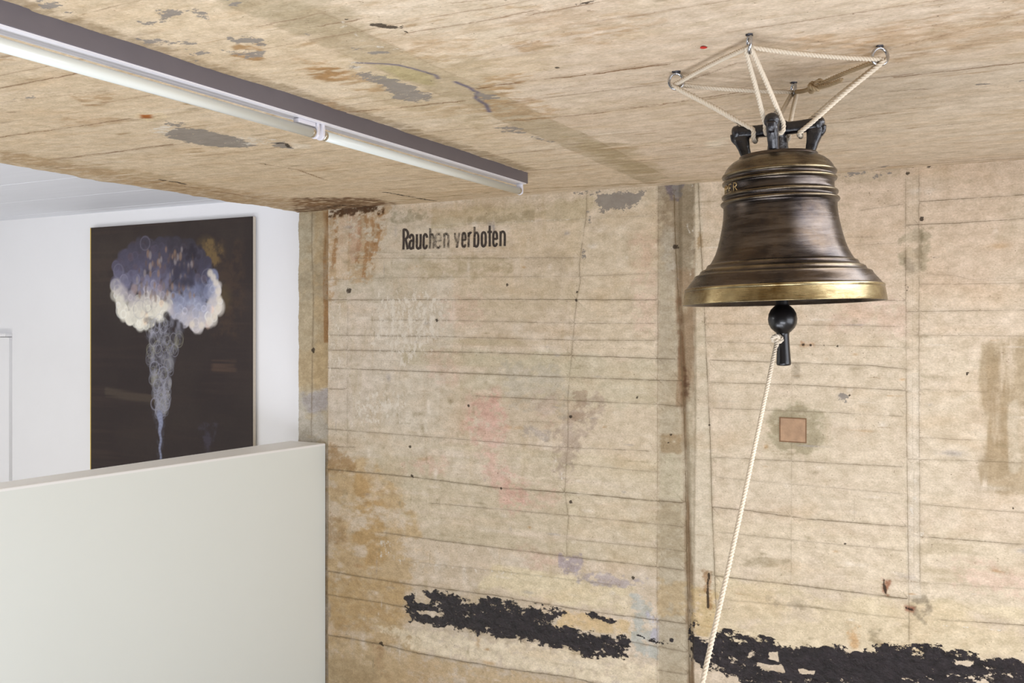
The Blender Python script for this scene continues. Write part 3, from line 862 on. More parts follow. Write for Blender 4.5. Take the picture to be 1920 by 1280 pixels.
# warmer towards the left part
ST([(0, 60), (990, 350), (720, 385), (613, 385), (0, 305)], (210, 189, 156), 0.6, 0.08, c_mid, 0.4)
ST([(0, 5), (0, -40), (420, -40), (1000, 300), (990, 322)], (212, 192, 158), 0.45, 0.08, c_mid, 0.4)
# brown band at the cut edge
ST([(0, 285), (300, 330), (500, 375), (700, 375), (720, 392), (600, 405), (0, 320)], (174, 150, 112), 0.6, 0.06, c_fine, 0.6)
ST([(560, 372), (700, 372), (740, 383), (690, 396), (560, 402)], (98, 66, 36), 0.85, 0.05, c_fine, 0.7)
ST([(0, 0), (985, 318)], (120, 98, 60), 0.5, 0.02, c_fine, 0.5, width=0.03)  # shade along the light housing, painted onto the ceiling
ST([(700, 380), (990, 356), (1235, 344), (1560, 328), (1930, 300)], (160, 138, 102), 0.6, 0.012, c_fine, 0.8, width=0.014)
# formwork strip running to the wall
ST([(433, 17), (640, 103), (1043, 271), (1208, 344), (1257, 336), (1081, 247), (751, 96), (600, 24), (520, -12), (360, -12)], (174, 158, 128), 0.72, 0.01, c_mid, 0.3)
ST([(370, -10), (600, -10), (680, 60), (560, 70)], (172, 157, 126), 0.5, 0.04, c_mid, 0.4)
ST([(640, 100), (900, 110), (960, 200), (900, 240), (700, 190)], (184, 166, 132), 0.5, 0.04, c_fine, 0.4)
ST([(1060, 260), (1180, 275), (1250, 330), (1180, 325)], (160, 142, 104), 0.5, 0.03, c_mid, 0.5)
for a, al in (([(860, 480), (960, 440), (1110, 420), (1100, 445), (960, 500)], 0.65), ([(900, 520), (1000, 500), (1250, 600), (1230, 650), (1040, 660), (950, 620)], 0.5),
              ([(1080, 240), (1240, 240), (1200, 280), (1100, 275)], 0.55), ([(570, 250), (780, 245), (700, 330), (560, 310)], 0.3), ([(20, 390), (120, 400), (320, 500), (250, 500), (60, 430)], 0.6),
              ([(1100, 50), (1800, 120), (1700, 190), (1100, 180)], 0.25), ([(1400, 200), (1700, 170), (1650, 210), (1450, 230)], 0.3), ([(640, 600), (1000, 560), (960, 620), (500, 650)], 0.25)):
    ST(cv(a, 600, 0, 0.34375), (172, 138, 94), al, 0.04, c_fine, 1.2)
for a, al in (([(1380, 260), (1440, 260), (1440, 330), (1360, 320)], 0.8), ([(1690, 340), (1800, 350), (1900, 420), (1820, 450), (1700, 380)], 0.5), ([(1780, 390), (1910, 400), (1900, 470), (1800, 450)], 0.6),
              ([(0, 860), (800, 1000), (1500, 1100), (1900, 1150), (1500, 1180), (0, 900)], 0.3), ([(440, 540), (640, 530), (640, 560), (500, 590)], 0.5), ([(380, 670), (700, 680), (700, 700), (400, 720)], 0.35),
              ([(0, 300), (130, 315), (60, 345), (0, 340)], 0.5), ([(1440, 560), (1900, 600), (1900, 625), (1500, 600)], 0.4)):
    ST(cv(a, 0, 0, 1 / 3.0), (160, 122, 74), al, 0.03, c_fine, 1.1)
ST([(1640, 60), (1920, 10), (1920, 75), (1650, 115)], (178, 150, 116), 0.5, 0.05, c_fine, 1.1)
ST([(1500, 70), (1640, 80), (1630, 100), (1500, 95)], (190, 160, 122), 0.5, 0.03, c_fine, 0.9)
ST([(1325, 268), (1362, 262), (1366, 275), (1330, 280)], (226, 214, 192), 0.9, 0.02, c_fine, 0.3)
ST([(256, 215), (300, 214), (320, 222), (280, 230), (250, 222)], (216, 196, 160), 0.9, 0.01)
ST([(262, 218), (285, 218), (285, 224), (264, 224)], (160, 92, 32), 1.0, 0.008)
ST([(545, 270), (582, 273), (582, 280), (540, 281), (548, 276)], (222, 208, 184), 0.9, 0.008)
ST(cv([(285, 420), (360, 418), (440, 440), (400, 462), (320, 450)], 600, 0, 0.34375), (200, 184, 142), 0.9, 0.008)
ST(cv([(310, 370), (430, 365), (620, 410), (620, 480), (440, 440)], 600, 0, 0.34375), (176, 162, 118), 0.8, 0.015)
rs = np.random.RandomState(22)
for i in range(520):
    u = -3.3 + rs.rand() * 3.7; v = 0.9 + rs.rand() * 2.95
    sx, sz = (0.015 + 0.09 * rs.rand() ** 2, 0.003 + 0.010 * rs.rand() ** 2)
    kind_ = rs.rand()
    rgb = (160, 130, 88) if kind_ < 0.5 else (226, 214, 192) if kind_ < 0.75 else (150, 134, 104) if kind_ < 0.9 else (140, 118, 96)
    w = K._win([(u, v)], max(sx, sz) * 2.5)
    g_ = np.exp(-((K.U[w] - u) / sx) ** 2 - ((K.V[w] - v) / sz) ** 2)
    g_ = np.clip(g_ + (c_fine[w] - 0.5) * 1.6 * (g_ > 0.05), 0, 1) * g_
    f = (g_ * (0.3 + 0.5 * rs.rand()))[..., None]
    K.col[w] = K.col[w] * (1 - f) + lin(*rgb) * f
# joints
for pts, s in (([(896, 168), (980, 155), (1143, 136), (1250, 122)], 1.2), ([(965, 228), (1100, 215), (1260, 194), (1420, 170)], 1.0), ([(760, 66), (885, 46), (1000, 25)], 0.7),
               ([(600, 52), (670, 40)], 0.8), ([(600, 218), (740, 205), (870, 193)], 1.0), ([(800, 120), (950, 95), (1010, 78)], 0.4), ([(800, 250), (900, 240)], 0.6),
               ([(0, 258), (120, 243), (243, 225)], 1.0), ([(103, 300), (210, 288), (323, 273)], 1.1), ([(0, 167), (80, 152), (153, 137)], 1.0), ([(0, 110), (45, 102)], 0.7),
               ([(485, 52), (550, 40), (610, 25)], 0.6), ([(0, 195), (120, 180), (200, 172)], 0.4), ([(490, 308), (560, 320), (610, 338)], 1.0), ([(270, 340), (360, 352), (480, 372)], 0.8),
               ([(1676, 148), (1760, 139), (1860, 127), (1930, 120)], 1.0), ([(1660, 175), (1740, 170)], 0.7), ([(1700, 85), (1800, 60), (1920, 25)], 0.5),
               ([(1040, 170), (1170, 150), (1320, 134)], 0.4), ([(1300, 150), (1380, 120), (1400, 118)], 0.7), ([(1590, 225), (1680, 212)], 0.7), ([(1230, 185), (1330, 175), (1420, 160)], 0.4),
               ([(1500, 320), (1700, 312), (1930, 296)], 0.6), ([(850, 10), (950, 0), (1080, -15)], 0.7), ([(1000, 30), (1110, 10)], 0.8), ([(1380, 290), (1560, 258), (1690, 240)], 0.3),
               ([(433, 17), (640, 103), (1043, 271), (1208, 344)], 0.25), ([(600, 24), (751, 96), (1081, 247), (1257, 336)], 0.3), ([(0, 35), (100, 10)], 0.4),
               ([(160, 230), (160, 270)], 0.0), ([(730, 322), (860, 300)], 0.5), ([(680, 360), (800, 345), (960, 338)], 0.4), ([(560, 320), (700, 305), (760, 300)], 0.35)):
    K.joint(pts, s, 0.002 if s > 0.35 else 0.0, 0.06)
rs = np.random.RandomState(5)
for yy in np.arange(0.85, 3.8, 0.17):
    yy += rs.rand() * 0.04
    for a in range(3):
        x0 = -3.3 + rs.rand() * 3.0; L = 0.3 + rs.rand() * 0.7
        P0 = [(x0, yy), (x0 + L, yy + 0.01 * (rs.rand() - 0.5))]
        sv = K.conv; K.conv = lambda x, y: (x, y)
        K.joint(P0, 0.35 + 0.4 * rs.rand(), 0.001, 0.05)
        K.conv = sv
# slate patches
ks = lambda p: cv(p, 0, 0, 1 / 3.0)
kc = lambda p: cv(p, 600, 0, 0.34375)
for a, lv in (([(920, 760), (1000, 725), (1120, 735), (1280, 770), (1450, 825), (1350, 840), (1150, 830), (960, 790)], 1.0), ([(930, 690), (1050, 700), (1010, 730), (940, 710)], 0.6),
              ([(900, 70), (1010, 60), (1000, 95), (950, 130), (890, 125)], 0.75), ([(1060, 65), (1130, 55), (1210, 100), (1150, 115), (1090, 90)], 0.75), ([(780, 125), (900, 135), (890, 150), (800, 150)], 0.65),
              ([(740, 220), (860, 225), (1140, 240), (1060, 255), (860, 265)], 0.7), ([(1290, 220), (1380, 215), (1490, 230), (1480, 262), (1310, 255)], 0.72), ([(1255, 290), (1370, 285), (1490, 290), (1440, 345), (1370, 330)], 0.7),
              ([(220, 25), (330, 25), (350, 60), (270, 70)], 0.8), ([(1050, 285), (1170, 300), (1160, 322), (1080, 315)], 0.7), ([(1520, 812), (1590, 806), (1640, 836), (1550, 830)], 1.0),
              ([(370, 75), (420, 80), (410, 90), (370, 86)], 0.7), ([(50, 565), (180, 545), (200, 560), (70, 575)], 0.45), ([(1690, 190), (1740, 200), (1780, 250), (1720, 230)], 0.6), ([(1200, 0), (1330, 0), (1380, 60), (1300, 50)], 0.65),
              ([(1080, 340), (1150, 335), (1140, 350), (1090, 352)], 0.7)):
    K.mask(1, ks(a), lv, 0.02)
for a, lv in (([(230, 400), (330, 410), (470, 465), (600, 520), (625, 555), (520, 572), (400, 545), (330, 475), (180, 430)], 0.85), ([(130, 370), (230, 365), (220, 392), (140, 390)], 0.75),
              ([(860, 515), (950, 530), (965, 550), (880, 560), (850, 530)], 1.0), ([(950, 700), (1030, 690), (1130, 715), (1110, 735), (990, 722)], 0.75), ([(1150, 745), (1280, 780), (1270, 790), (1160, 760)], 0.6),
              ([(90, 255), (190, 262), (300, 290), (390, 295), (280, 305), (130, 270)], 0.5), ([(550, 510), (580, 515), (575, 530), (555, 525)], 0.8)):
    K.mask(1, kc(a), lv, 0.018)
for pts, wd in (([(200, 350), (330, 356), (430, 362), (540, 388), (632, 415), (645, 436)], 0.0045), ([(740, 455), (800, 480), (862, 512), (850, 548), (905, 582), (925, 622)], 0.006)):
    ST(kc(pts), (104, 98, 112), 1.0, 0.005, width=wd)
K.mask(1, [(1835, 163), (1870, 160), (1930, 155)], 0.75, 0.012, width=0.006)
K.mask(1, [(1575, 328), (1640, 318), (1665, 312)], 0.55, 0.012, width=0.006)
# whitish flaked edges
for a in ([(60, 80), (200, 180), (440, 290), (380, 300), (160, 200)], [(1130, 730), (1290, 790), (1380, 825), (1250, 790)], [(170, 340), (240, 345), (220, 395), (140, 380)]):
    K.mask(2, kc(a), 0.5, 0.03)
K.mask(2, ks([(840, 730), (940, 700), (1000, 740), (930, 770), (840, 755)]), 0.6, 0.02)
K.mask(2, ks([(1300, 770), (1600, 790), (1500, 820), (1350, 830)]), 0.45, 0.02)
# pits, nails, a burr of wire
for x, y, r in ((1760, 34, 5), (1803, 112, 6), (1045, 129, 6), (809, 155, 4), (779, 194, 4), (827, 17, 4), (853, 26, 4), (506, 131, 2), (650, 40, 5), (700, 250, 2), (1588, 251, 2), (755, 20, 3), (1292, 279, 3.5), (1280, 170, 3)):
    K.dot(3, x, y, r)
K.mask(3, [(708, 50), (722, 53), (734, 54)], 1.0, 0.012, width=0.012)
K.mask(3, [(755, 50), (753, 58), (762, 65)], 1.0, 0.004, width=0.002)
K.mask(3, [(1080, 13), (1100, 10), (1116, 5)], 0.8, 0.006, width=0.003)
K.mask(3, ks([(1560, 815), (1600, 812), (1625, 832)]), 0.8, 0.01, width=0.01)
K.mask(3, ks([(900, 1015), (980, 1025), (1040, 1037)]), 0.9, 0.012, width=0.010)
K.mask(3, ks([(1480, 925), (1600, 950), (1720, 985)]), 0.7, 0.008, width=0.003)
K.mask(3, [(722, 362), (760, 368), (815, 377)], 0.9, 0.02, width=0.012)
K.mask(3, [(600, 392), (640, 386), (690, 388)], 0.75, 0.04, width=0.02)
K.mask(3, [(1302, 172), (1318, 169)], 0.9, 0.004, width=0.002)
K.mask(3, [(1345, 122), (1400, 119)], 0.6, 0.006, width=0.002)
K.disp += (c_big - 0.5) * 0.006 + (c_mid - 0.5) * 0.0016 + (c_fine - 0.5) * 0.0010
cj = np.array([0.012 * math.sin(v * 9) + 0.008 * math.sin(v * 23 + 1) + 0.005 * math.sin(v * 61) for v in cvv])


def ceil_pos(U, V, D):
    X = U.copy()
    X[:, :3] += cj[:, None] * np.array([1.0, 0.7, 0.35])[None, :]
    return X, V, CEIL_Z - D + 0.004


# winding: the underside faces down
K_U = K.build('ceiling', ceil_pos, M_ceil, (0, 0, 0.085))
K_U.data.flip_normals()
tag(K_U, 'stained beige board-marked concrete ceiling with slate patches', kind='structure')


def ceil_z(x, y):
    i = int(np.clip(np.searchsorted(cu, x), 1, len(cu) - 1)); j = int(np.clip(np.searchsorted(cvv, y), 1, len(cvv) - 1))
    return CEIL_Z + 0.004 - float(K.disp[j - 1:j + 1, i - 1:i + 1].mean())


# ------------------------------------------------------------------ rest of the shell
PW_Y = 3.95
tag(box('floor', -7.5, 2.4, -3.0, 4.2, -0.1, 0.0, M_floor), kind='structure')
tag(box('wall_far', -7.5, -3.30, PW_Y, PW_Y + 0.2, 0.0, 2.96, M_white), 'white wall of the room beyond, behind the painting', kind='structure')
tag(box('wall_left', -7.6, -7.4, -3.0, 4.1, 0.0, 2.96, M_white), kind='structure')
tag(box('wall_rear', -7.5, 2.5, -3.2, -3.0, 0.0, 2.96, simple('darkened_rear_wall', (84, 76, 66), 0.8, nscale=6, namp=0.12)), kind='structure')  # rear wall coloured dark to give the bell a dim room to reflect
bm = bmesh.new()
for i, y in enumerate(np.arange(-3.0, 4.0, 0.22)):
    dz = (0.001, 0.0, 0.002, 0.0005)[i % 4]
    bm_box(bm, -7.45, -3.33, y, y + 0.2199, 2.90 + dz, 3.0, 0.001, 1)
tag(bm_obj('ceiling.001', bm, M_whiteceil, smooth=False), 'white painted board-marked ceiling of the room beyond', kind='structure')
tag(box('ceiling.002', -3.3, 2.4, -3.0, 0.45, 2.78, 2.9, simple('darkened_rear_ceiling', (78, 70, 60), 0.8, nscale=6, namp=0.15)), 'unseen rear ceiling bay, darkened for the reflection in the bell', kind='structure')  # unseen bay made dark so the bell mirrors less light
# right wall with a window opening (outside the frame)
bm = bmesh.new()
bm_box(bm, 2.4, 2.6, -3.2, -0.2, 0.0, 2.96); bm_box(bm, 2.4, 2.6, 2.6, 4.1, 0.0, 2.96)
bm_box(bm, 2.4, 2.6, -0.2, 2.6, 0.0, 0.8); bm_box(bm, 2.4, 2.6, -0.2, 2.6, 2.45, 2.96)
tag(bm_obj('wall_right', bm, M_side, smooth=False), kind='structure')
win = tag(empty('window_1', (2.5, 1.2, 0.8)), 'white framed window in the right wall', kind='structure')
for nm, a in (('window_frame', (-0.03, 0.03, -1.4, 1.4, 0.0, 0.06)), ('window_frame', (-0.03, 0.03, -1.4, 1.4, 1.59, 1.65)), ('window_frame', (-0.03, 0.03, -1.4, -1.34, 0.06, 1.59)),
              ('window_frame', (-0.03, 0.03, 1.34, 1.4, 0.06, 1.59)), ('window_frame', (-0.03, 0.03, -0.03, 0.03, 0.06, 1.59))):
    box(nm, *a, M_holder, win)

# half-height wall, slightly out of square with the concrete wall
pa = Vector((-3.136, 3.872)); pb = Vector((-3.393, 2.227))
dirp = (pb - pa).normalized(); nrm = Vector((dirp.y, -dirp.x))
if nrm.x > 0: nrm = -nrm
pe = pa + dirp * 4.2
top = EYE - 0.643
qa = Vector((-3.372, 3.872)); qe = qa + (Vector((-3.565, 2.334)) - Vector((-3.40, 3.937))).normalized() * 4.2
bm = bmesh.new()
pts = [pa, pe, qe, qa]
lo = [bm.verts.new((p.x, p.y, 0.0)) for p in pts]
hi = [bm.verts.new((p.x, p.y, top - 0.012)) for p in pts]
fs = [bm.faces.new(lo[::-1]), bm.faces.new(hi)] + [bm.faces.new([lo[i], lo[(i + 1) % 4], hi[(i + 1) % 4], hi[i]]) for i in range(4)]
par = bm_obj('wall_half', bm, M_parapet, smooth=False)
tag(par, 'smooth white half-height wall in front of the white room', kind='structure')
bm = bmesh.new()
lo = [bm.verts.new((p.x, p.y, top - 0.012)) for p in pts]
hi = [bm.verts.new((p.x, p.y, top)) for p in pts]
fs = [bm.faces.new(lo[::-1]), bm.faces.new(hi)] + [bm.faces.new([lo[i], lo[(i + 1) % 4], hi[(i + 1) % 4], hi[i]]) for i in range(4)]
bmesh.ops.bevel(bm, geom=list(fs[1].edges), offset=0.004, segments=2, profile=0.5, affect='EDGES')
bm_obj('parapet_cap', bm, M_cap, par, smooth=False)

# door in the white wall at the left margin
dx, dz = at_y(23, 625, PW_Y)
door = tag(empty('door_1', (dx - 0.45, PW_Y - 0.02, 0.0)), 'plain white door in the white wall at left margin', kind='structure')
box('door_leaf', -0.405, 0.45, -0.004, 0.02, 0.01, dz - 0.026, M_white, door, 0.001)
box('door_frame', -0.45, -0.4055, -0.02, 0.02, 0.0, dz - 0.028, M_white, door, 0.002)
box('door_frame', -0.45, 0.45, -0.03, 0.02, dz - 0.022, dz, M_white, door, 0.002)

# ------------------------------------------------------------------ wall details: lettering, square cover, red mark
def text_mat():
    m = NT('stencil_black_paint')
    a = m.n('ShaderNodeAttribute', attribute_name='fade')
    nz = m.noise(75, 8, 0.7, (1, 1, 0.6))
    m.l(m.mix(nz, lin4(34, 28, 26), lin4(78, 66, 56)), m.b.inputs['Base Color'])
    m.b.inputs['Roughness'].default_value = 0.8
    tr = m.n('ShaderNodeBsdfTransparent')
    mx = m.n('ShaderNodeMixShader')
    m.l(m.mr(m.math('ADD', m.math('MULTIPLY', m.math('SUBTRACT', nz, 0.5), 1.8), a.outputs['Fac']), 0.12, 0.9), mx.inputs[0])
    m.l(tr.outputs[0], mx.inputs[1]); m.l(m.b.outputs[0], mx.inputs[2])
    m.l(mx.outputs[0], m.out.inputs[0])
    return m.mat


def arc(cx, cy, rx, ry, a0, a1, n=8):
    return [(cx + rx * math.cos(math.radians(a0 + (a1 - a0) * i / n)), cy + ry * math.sin(math.radians(a0 + (a1 - a0) * i / n))) for i in range(n + 1)]


# glyph strokes in a unit cell: x 0..1, y 0 baseline .. 1 x-height
G = {
    'R': [[(0, 0), (0, 1.38)], arc(0.25, 1.04, 0.75, 0.34, 90, -90), [(0, 1.38), (0.3, 1.38)], [(0, 0.70), (0.35, 0.70)], [(0.45, 0.7), (1, 0)]],
    'a': [[(0.08, 0.78)] + arc(0.5, 0.72, 0.46, 0.28, 170, 0), [(0.96, 0.75), (0.96, 0)], arc(0.5, 0.30, 0.48, 0.30, 60, 330), [(0.6, 0.55), (0.96, 0.62)]],
    'u': [[(0, 1), (0, 0.25)] + arc(0.5, 0.25, 0.5, 0.25, 180, 360), [(1, 1), (1, 0)]],
    'c': [arc(0.5, 0.72, 0.48, 0.28, 10, 180) + [(0.02, 0.28)] + arc(0.5, 0.28, 0.48, 0.28, 180, 350)],
    'h': [[(0, 0), (0, 1.38)], arc(0.5, 0.72, 0.5, 0.28, 180, 0) + [(1, 0)]],
    'e': [[(0.04, 0.5), (0.96, 0.5), (0.96, 0.72)] + arc(0.5, 0.72, 0.46, 0.28, 0, 180) + [(0.02, 0.28)] + arc(0.5, 0.28, 0.48, 0.28, 180, 340)],
    'n': [[(0, 0), (0, 1)], arc(0.5, 0.72, 0.5, 0.28, 170, 0) + [(1, 0)]],
    'v': [[(0, 1), (0.5, 0)], [(0.5, 0), (1, 1)]],
    'r': [[(0, 0), (0, 1)], arc(0.6, 0.66, 0.6, 0.34, 170, 60)],
    'b': [[(0, 0), (0, 1.38)], arc(0.5, 0.72, 0.5, 0.28, 180, 0) + [(1, 0.28)] + arc(0.5, 0.28, 0.5, 0.28, 0, -180)],
    'o': [arc(0.5, 0.72, 0.5, 0.28, 0, 180) + [(0, 0.28)] + arc(0.5, 0.28, 0.5, 0.28, 180, 360) + [(1, 0.72)]],
    't': [[(0.5, 0), (0.5, 1.42)], [(0.0, 1), (1, 1)]],
}
WORDS = [('R', 207, 270, 1.0), ('a', 292, 350, 0.95), ('u', 398, 452, 0.9), ('c', 494, 545, 0.85), ('h', 590, 636, 0.72), ('e', 668, 745, 0.36), ('n', 792, 850, 0.46),
         ('v', 945, 1008, 0.45), ('e', 1050, 1100, 0.62), ('r', 1143, 1185, 0.66), ('b', 1227, 1283, 0.95), ('o', 1332, 1388, 1.0), ('t', 1418, 1474, 0.95), ('e', 1495, 1552, 0.95), ('n', 1602, 1664, 0.95)]
TV, TF, TA = [], [], []
XH = 205.0
HW = 16.5
lay = 0
for ch, x0, x1, fd in WORDS:
    for st in G[ch]:
        pl = []
        for gx, gy in st:
            zx = x0 + gx * (x1 - x0)
            base = 528 - (zx - 200) * (528 - 476) / 1480.0
            pl.append((zx, base - 12 - gy * XH + 0.0))
        for i in range(len(pl) - 1):
            (ax, ay), (bx, by) = pl[i], pl[i + 1]
            L = math.hypot(bx - ax, by - ay)
            if L < 1e-6: continue
            ux, uy = (bx - ax) / L, (by - ay) / L
            m_ = max(1, int(L / 40))
            lay += 1
            ex = 5.0
            q = []
            for s in range(m_ + 1):
                t = -ex + (L + 2 * ex) * s / m_
                for sg in (-1, 1):
                    q.append((ax + ux * t - uy * HW * sg, ay + uy * t + ux * HW * sg))
            b0 = len(TV)
            for (zx, zy) in q:
                X, Z = at_y(730 + zx * 0.1302, 400 + zy * 0.1302, WALL_Y)
                TV.append((X, wall_y(X, Z) - 0.0012 - 0.00002 * (lay % 9), Z))
                f_ = fd
                if ch == 'h' and zx > 605: f_ = 0.42
                if ch == 'b' and zy < 330: f_ = 0.6
                TA.append(f_)
            for s in range(m_):
                TF.append((b0 + 2 * s, b0 + 2 * s + 1, b0 + 2 * s + 3, b0 + 2 * s + 2))
let = mesh_obj('lettering', TV, TF, text_mat(), wall, smooth=False)
at = let.data.attributes.new('fade', 'FLOAT', 'POINT'); at.data.foreach_set('value', np.array(TA, dtype=np.float32))
tag(let, 'black stencilled words Rauchen verboten, worn in the middle')

x0, z1 = at_y(1463, 783); x1, z0 = at_y(1511, 829)
M_tile = simple('rusty_orange_cover', (166, 134, 104), 0.75, nscale=30, namp=0.45, bump=0.3)
yw = wall_y((x0 + x1) / 2, (z0 + z1) / 2)
bm = bmesh.new()
bm_box(bm, x0, x1, yw - 0.002, yw + 0.02, z0, z1, 0.002)
cover = bm_obj('square_cover', bm, M_tile, wall, smooth=False)
tag(cover, 'square rust-orange cover set in a grey mortar patch')
bm = bmesh.new()
g = 0.003
for a in ((x0 - g, x1 + g, z1, z1 + g), (x0 - g, x1 + g, z0 - g, z0), (x0 - g, x0, z0, z1), (x1, x1 + g, z0, z1)):
    bm_box(bm, a[0], a[1], yw - 0.0035, yw + 0.01, a[2], a[3])
bm_obj('cover_rim', bm, simple('brown_rim', (128, 96, 66), 0.8, nscale=60, namp=0.3), cover, smooth=False)

cx, cy = at_z(1319, 90.5)
V = [(cx, cy, 0)]; zc = ceil_z(cx, cy) - 0.0015
V = [(cx, cy, zc)] + [(cx + 0.0075 * math.cos(a) * (1 + 0.1 * math.sin(3 * a)), cy + 0.0095 * math.sin(a), zc) for a in np.linspace(0, 2 * math.pi, 25)[:-1]]
tag(mesh_obj('red_mark', V, [(0, 1 + i, 1 + (i + 1) % 24) for i in range(24)], M_red, K_U), 'small red paint dot on the ceiling')

# ------------------------------------------------------------------ fluorescent light
fx0, fx1, fy0, fy1 = -1.690, -1.635, 0.72, 3.287
hz1 = CEIL_Z - 0.0
lamp = empty('fluorescent_light', (-1.6625, 2.0, CEIL_Z))
tag(lamp, 'long ceiling batten light with two bare tubes end to end, grey side', 'ceiling light')
ox, oy, oz = lamp.location
bm = bmesh.new()
bm_box(bm, fx0 - ox, fx1 - ox, fy0 - oy, fy1 - oy, -0.041, 0.012, 0.0015, 2)
bm_obj('housing', bm, M_house, lamp, smooth=False)
# the pale reflector tray under the housing, with a folded V section
V, Fc = [], []
sec = [(-0.0265, -0.0412), (-0.0255, -0.0445), (-0.012, -0.0455), (-0.008, -0.0425), (0.008, -0.0425), (0.012, -0.0455), (0.0255, -0.0445), (0.0265, -0.0412)]
for y in (fy0 - oy + 0.004, fy1 - oy - 0.012):
    for x, z in sec: V.append((x, y, z))
n = len(sec)
for i in range(n):
    Fc.append((i, (i + 1) % n, n + (i + 1) % n, n + i))
Fc += [tuple(range(n))[::-1], tuple(range(n, 2 * n))]
mesh_obj('reflector', V, Fc, M_refl, lamp, smooth=False)
TZ, TR = -0.072, 0.0138
for a, b in ((fy0 - oy + 0.02, 2.000 - oy - 0.0), (2.040 - oy, 3.262 - oy)):
    V, Fc = [], []
    sweep(V, Fc, [Vector((0, a + 0.012, TZ)), Vector((0, (a + b) / 2, TZ)), Vector((0, b - 0.012, TZ))], TR, 28)
    tube = mesh_obj('tube', V, Fc, M_tube, lamp)
    for c0, c1 in ((a, a + 0.013), (b - 0.013, b)):
        V, Fc = [], []
        sweep(V, Fc, [Vector((0, c0, TZ)), Vector((0, c0 + 0.002, TZ)), Vector((0, c1 - 0.002, TZ)), Vector((0, c1, TZ))], [TR * 0.86, TR * 1.02, TR * 1.02, TR * 0.9], 24)
        mesh_obj('tube_cap', V, Fc, M_cap_metal, tube)


def holder(y, t=0.009):
    bm = bmesh.new()
    # upright with a rounded lower end
    prof = [(-0.013, -0.043), (-0.014, -0.062)] + [(0.0155 * math.cos(a), TZ + 0.0155 * math.sin(a)) for a in np.linspace(math.radians(200), math.radians(340), 9)] + [(0.014, -0.062), (0.013, -0.043)]
    lo = [bm.verts.new((x, y - t / 2, z)) for x, z in prof]; hi = [bm.verts.new((x, y + t / 2, z)) for x, z in prof]
    bm.faces.new(lo); bm.faces.new(hi[::-1])
    k = len(prof)
    for i in range(k): bm.faces.new([lo[i], hi[i], hi[(i + 1) % k], lo[(i + 1) % k]])
    bmesh.ops.bevel(bm, geom=[e for e in bm.edges if abs(e.verts[0].co.y - e.verts[1].co.y) < 1e-6], offset=0.0015, segments=2, profile=0.5, affect='EDGES')
    bm_obj('lamp_holder', bm, M_holder, lamp, smooth=False)


for y in (fy0 - oy + 0.016, 2.008 - oy, 2.031 - oy, 3.268 - oy): holder(y)
box('starter_block', -0.010, 0.010, 1.93 - oy, 2.00 - oy, -0.056, -0.044, M_holder, lamp, 0.002)

# ------------------------------------------------------------------ painting
PY = PW_Y - 0.030
pxl, pzt = at_y(169, 427, PY); pxr, _ = at_y(474, 405, PY)
pzb = pzt - 1.78
conv_p = lambda x, y: at_y(x, y, PY)
pu = np.arange(pxl, pxr, 0.0046); pu = np.append(pu, pxr)
pv = np.arange(pzb, pzt, 0.0046); pv = np.append(pv, pzt)
A = Surf(pu, pv, conv_p)
a1 = A.noise(0.35, 0.35, 31, 5); a2 = A.noise(0.05, 0.05, 32, 5, 0.65); a3 = A.noise(0.6, 0.03, 33, 4)
tone(A, (46, 36, 34), (60, 50, 44), (a1 - 0.3) * 1.6)
f = np.clip((a3 - 0.55) * 3, 0, 1)[..., None] * 0.3
A.col = A.col * (1 - f) + lin(74, 58, 50) * f
A.stain([(169, 600), (472, 600), (472, 900), (169, 900)], (42, 32, 32), 0.5, 0.2, a1, 0.4)
A.stain([(398, 470), (440, 470), (440, 620), (415, 620)], (84, 62, 44), 0.35, 0.12, a2, 0.3)
A.stain([(380, 448), (412, 470), (402, 500)], (128, 104, 62), 0.6, 0.05, a2, 0.5)
A.stain([(200, 730), (290, 745), (290, 752), (200, 738)], (84, 72, 60), 0.5, 0.03, a3, 0.5)
A.stain([(400, 680), (440, 680), (440, 690), (400, 690)], (92, 70, 56), 0.5, 0.03, a3, 0.5)
A.stain([(374, 800), (404, 796), (398, 816), (388, 860), (384, 816)], (70, 64, 78), 0.6, 0.03, a2, 0.4)
rs = np.random.RandomState(3)


def disc(x, y, r, rgb, alpha=1.0, soft=1.2, squash=1.0):
    c = conv_p(x, y); e = conv_p(x + r, y); R = abs(e[0] - c[0]); s = soft * 0.0046 * 1.6
    w = A._win([c], R * max(1, squash) + 0.03)
    d = np.hypot(A.U[w] - c[0], (A.V[w] - c[1]) / squash)
    f = (np.clip((R - d) / s + 0.5, 0, 1) * alpha)[..., None]
    A.col[w] = A.col[w] * (1 - f) + lin(*rgb) * f


def curl(x, y, r, rgb, alpha=0.8, width=1.0, squash=1.0):
    c = conv_p(x, y); e = conv_p(x + r, y); R = abs(e[0] - c[0]); wd = 0.0046 * 0.75 * width
    w = A._win([c], R * max(1, squash) + 0.03)
    d = np.abs(np.hypot(A.U[w] - c[0], (A.V[w] - c[1]) / squash) - R)
    f = (np.clip(1 - d / (wd * 1.8), 0, 1) * alpha)[..., None]
    A.col[w] = A.col[w] * (1 - f) + lin(*rgb) * f


cl = [(214, 545), (212, 505), (226, 478), (248, 460), (272, 450), (300, 455), (330, 452), (362, 458), (380, 480), (400, 505), (414, 540), (413, 580), (400, 602), (378, 617), (352, 612), (330, 596), (312, 586),
      (298, 602), (275, 611), (248, 604), (228, 592), (219, 570)]


def inside(x, y, P=cl):
    c = False
    for i in range(len(P)):
        (ax, ay), (bx, by) = P[i], P[(i + 1) % len(P)]
        if (ay > y) != (by > y) and x < (bx - ax) * (y - ay) / (by - ay) + ax: c = not c
    return c


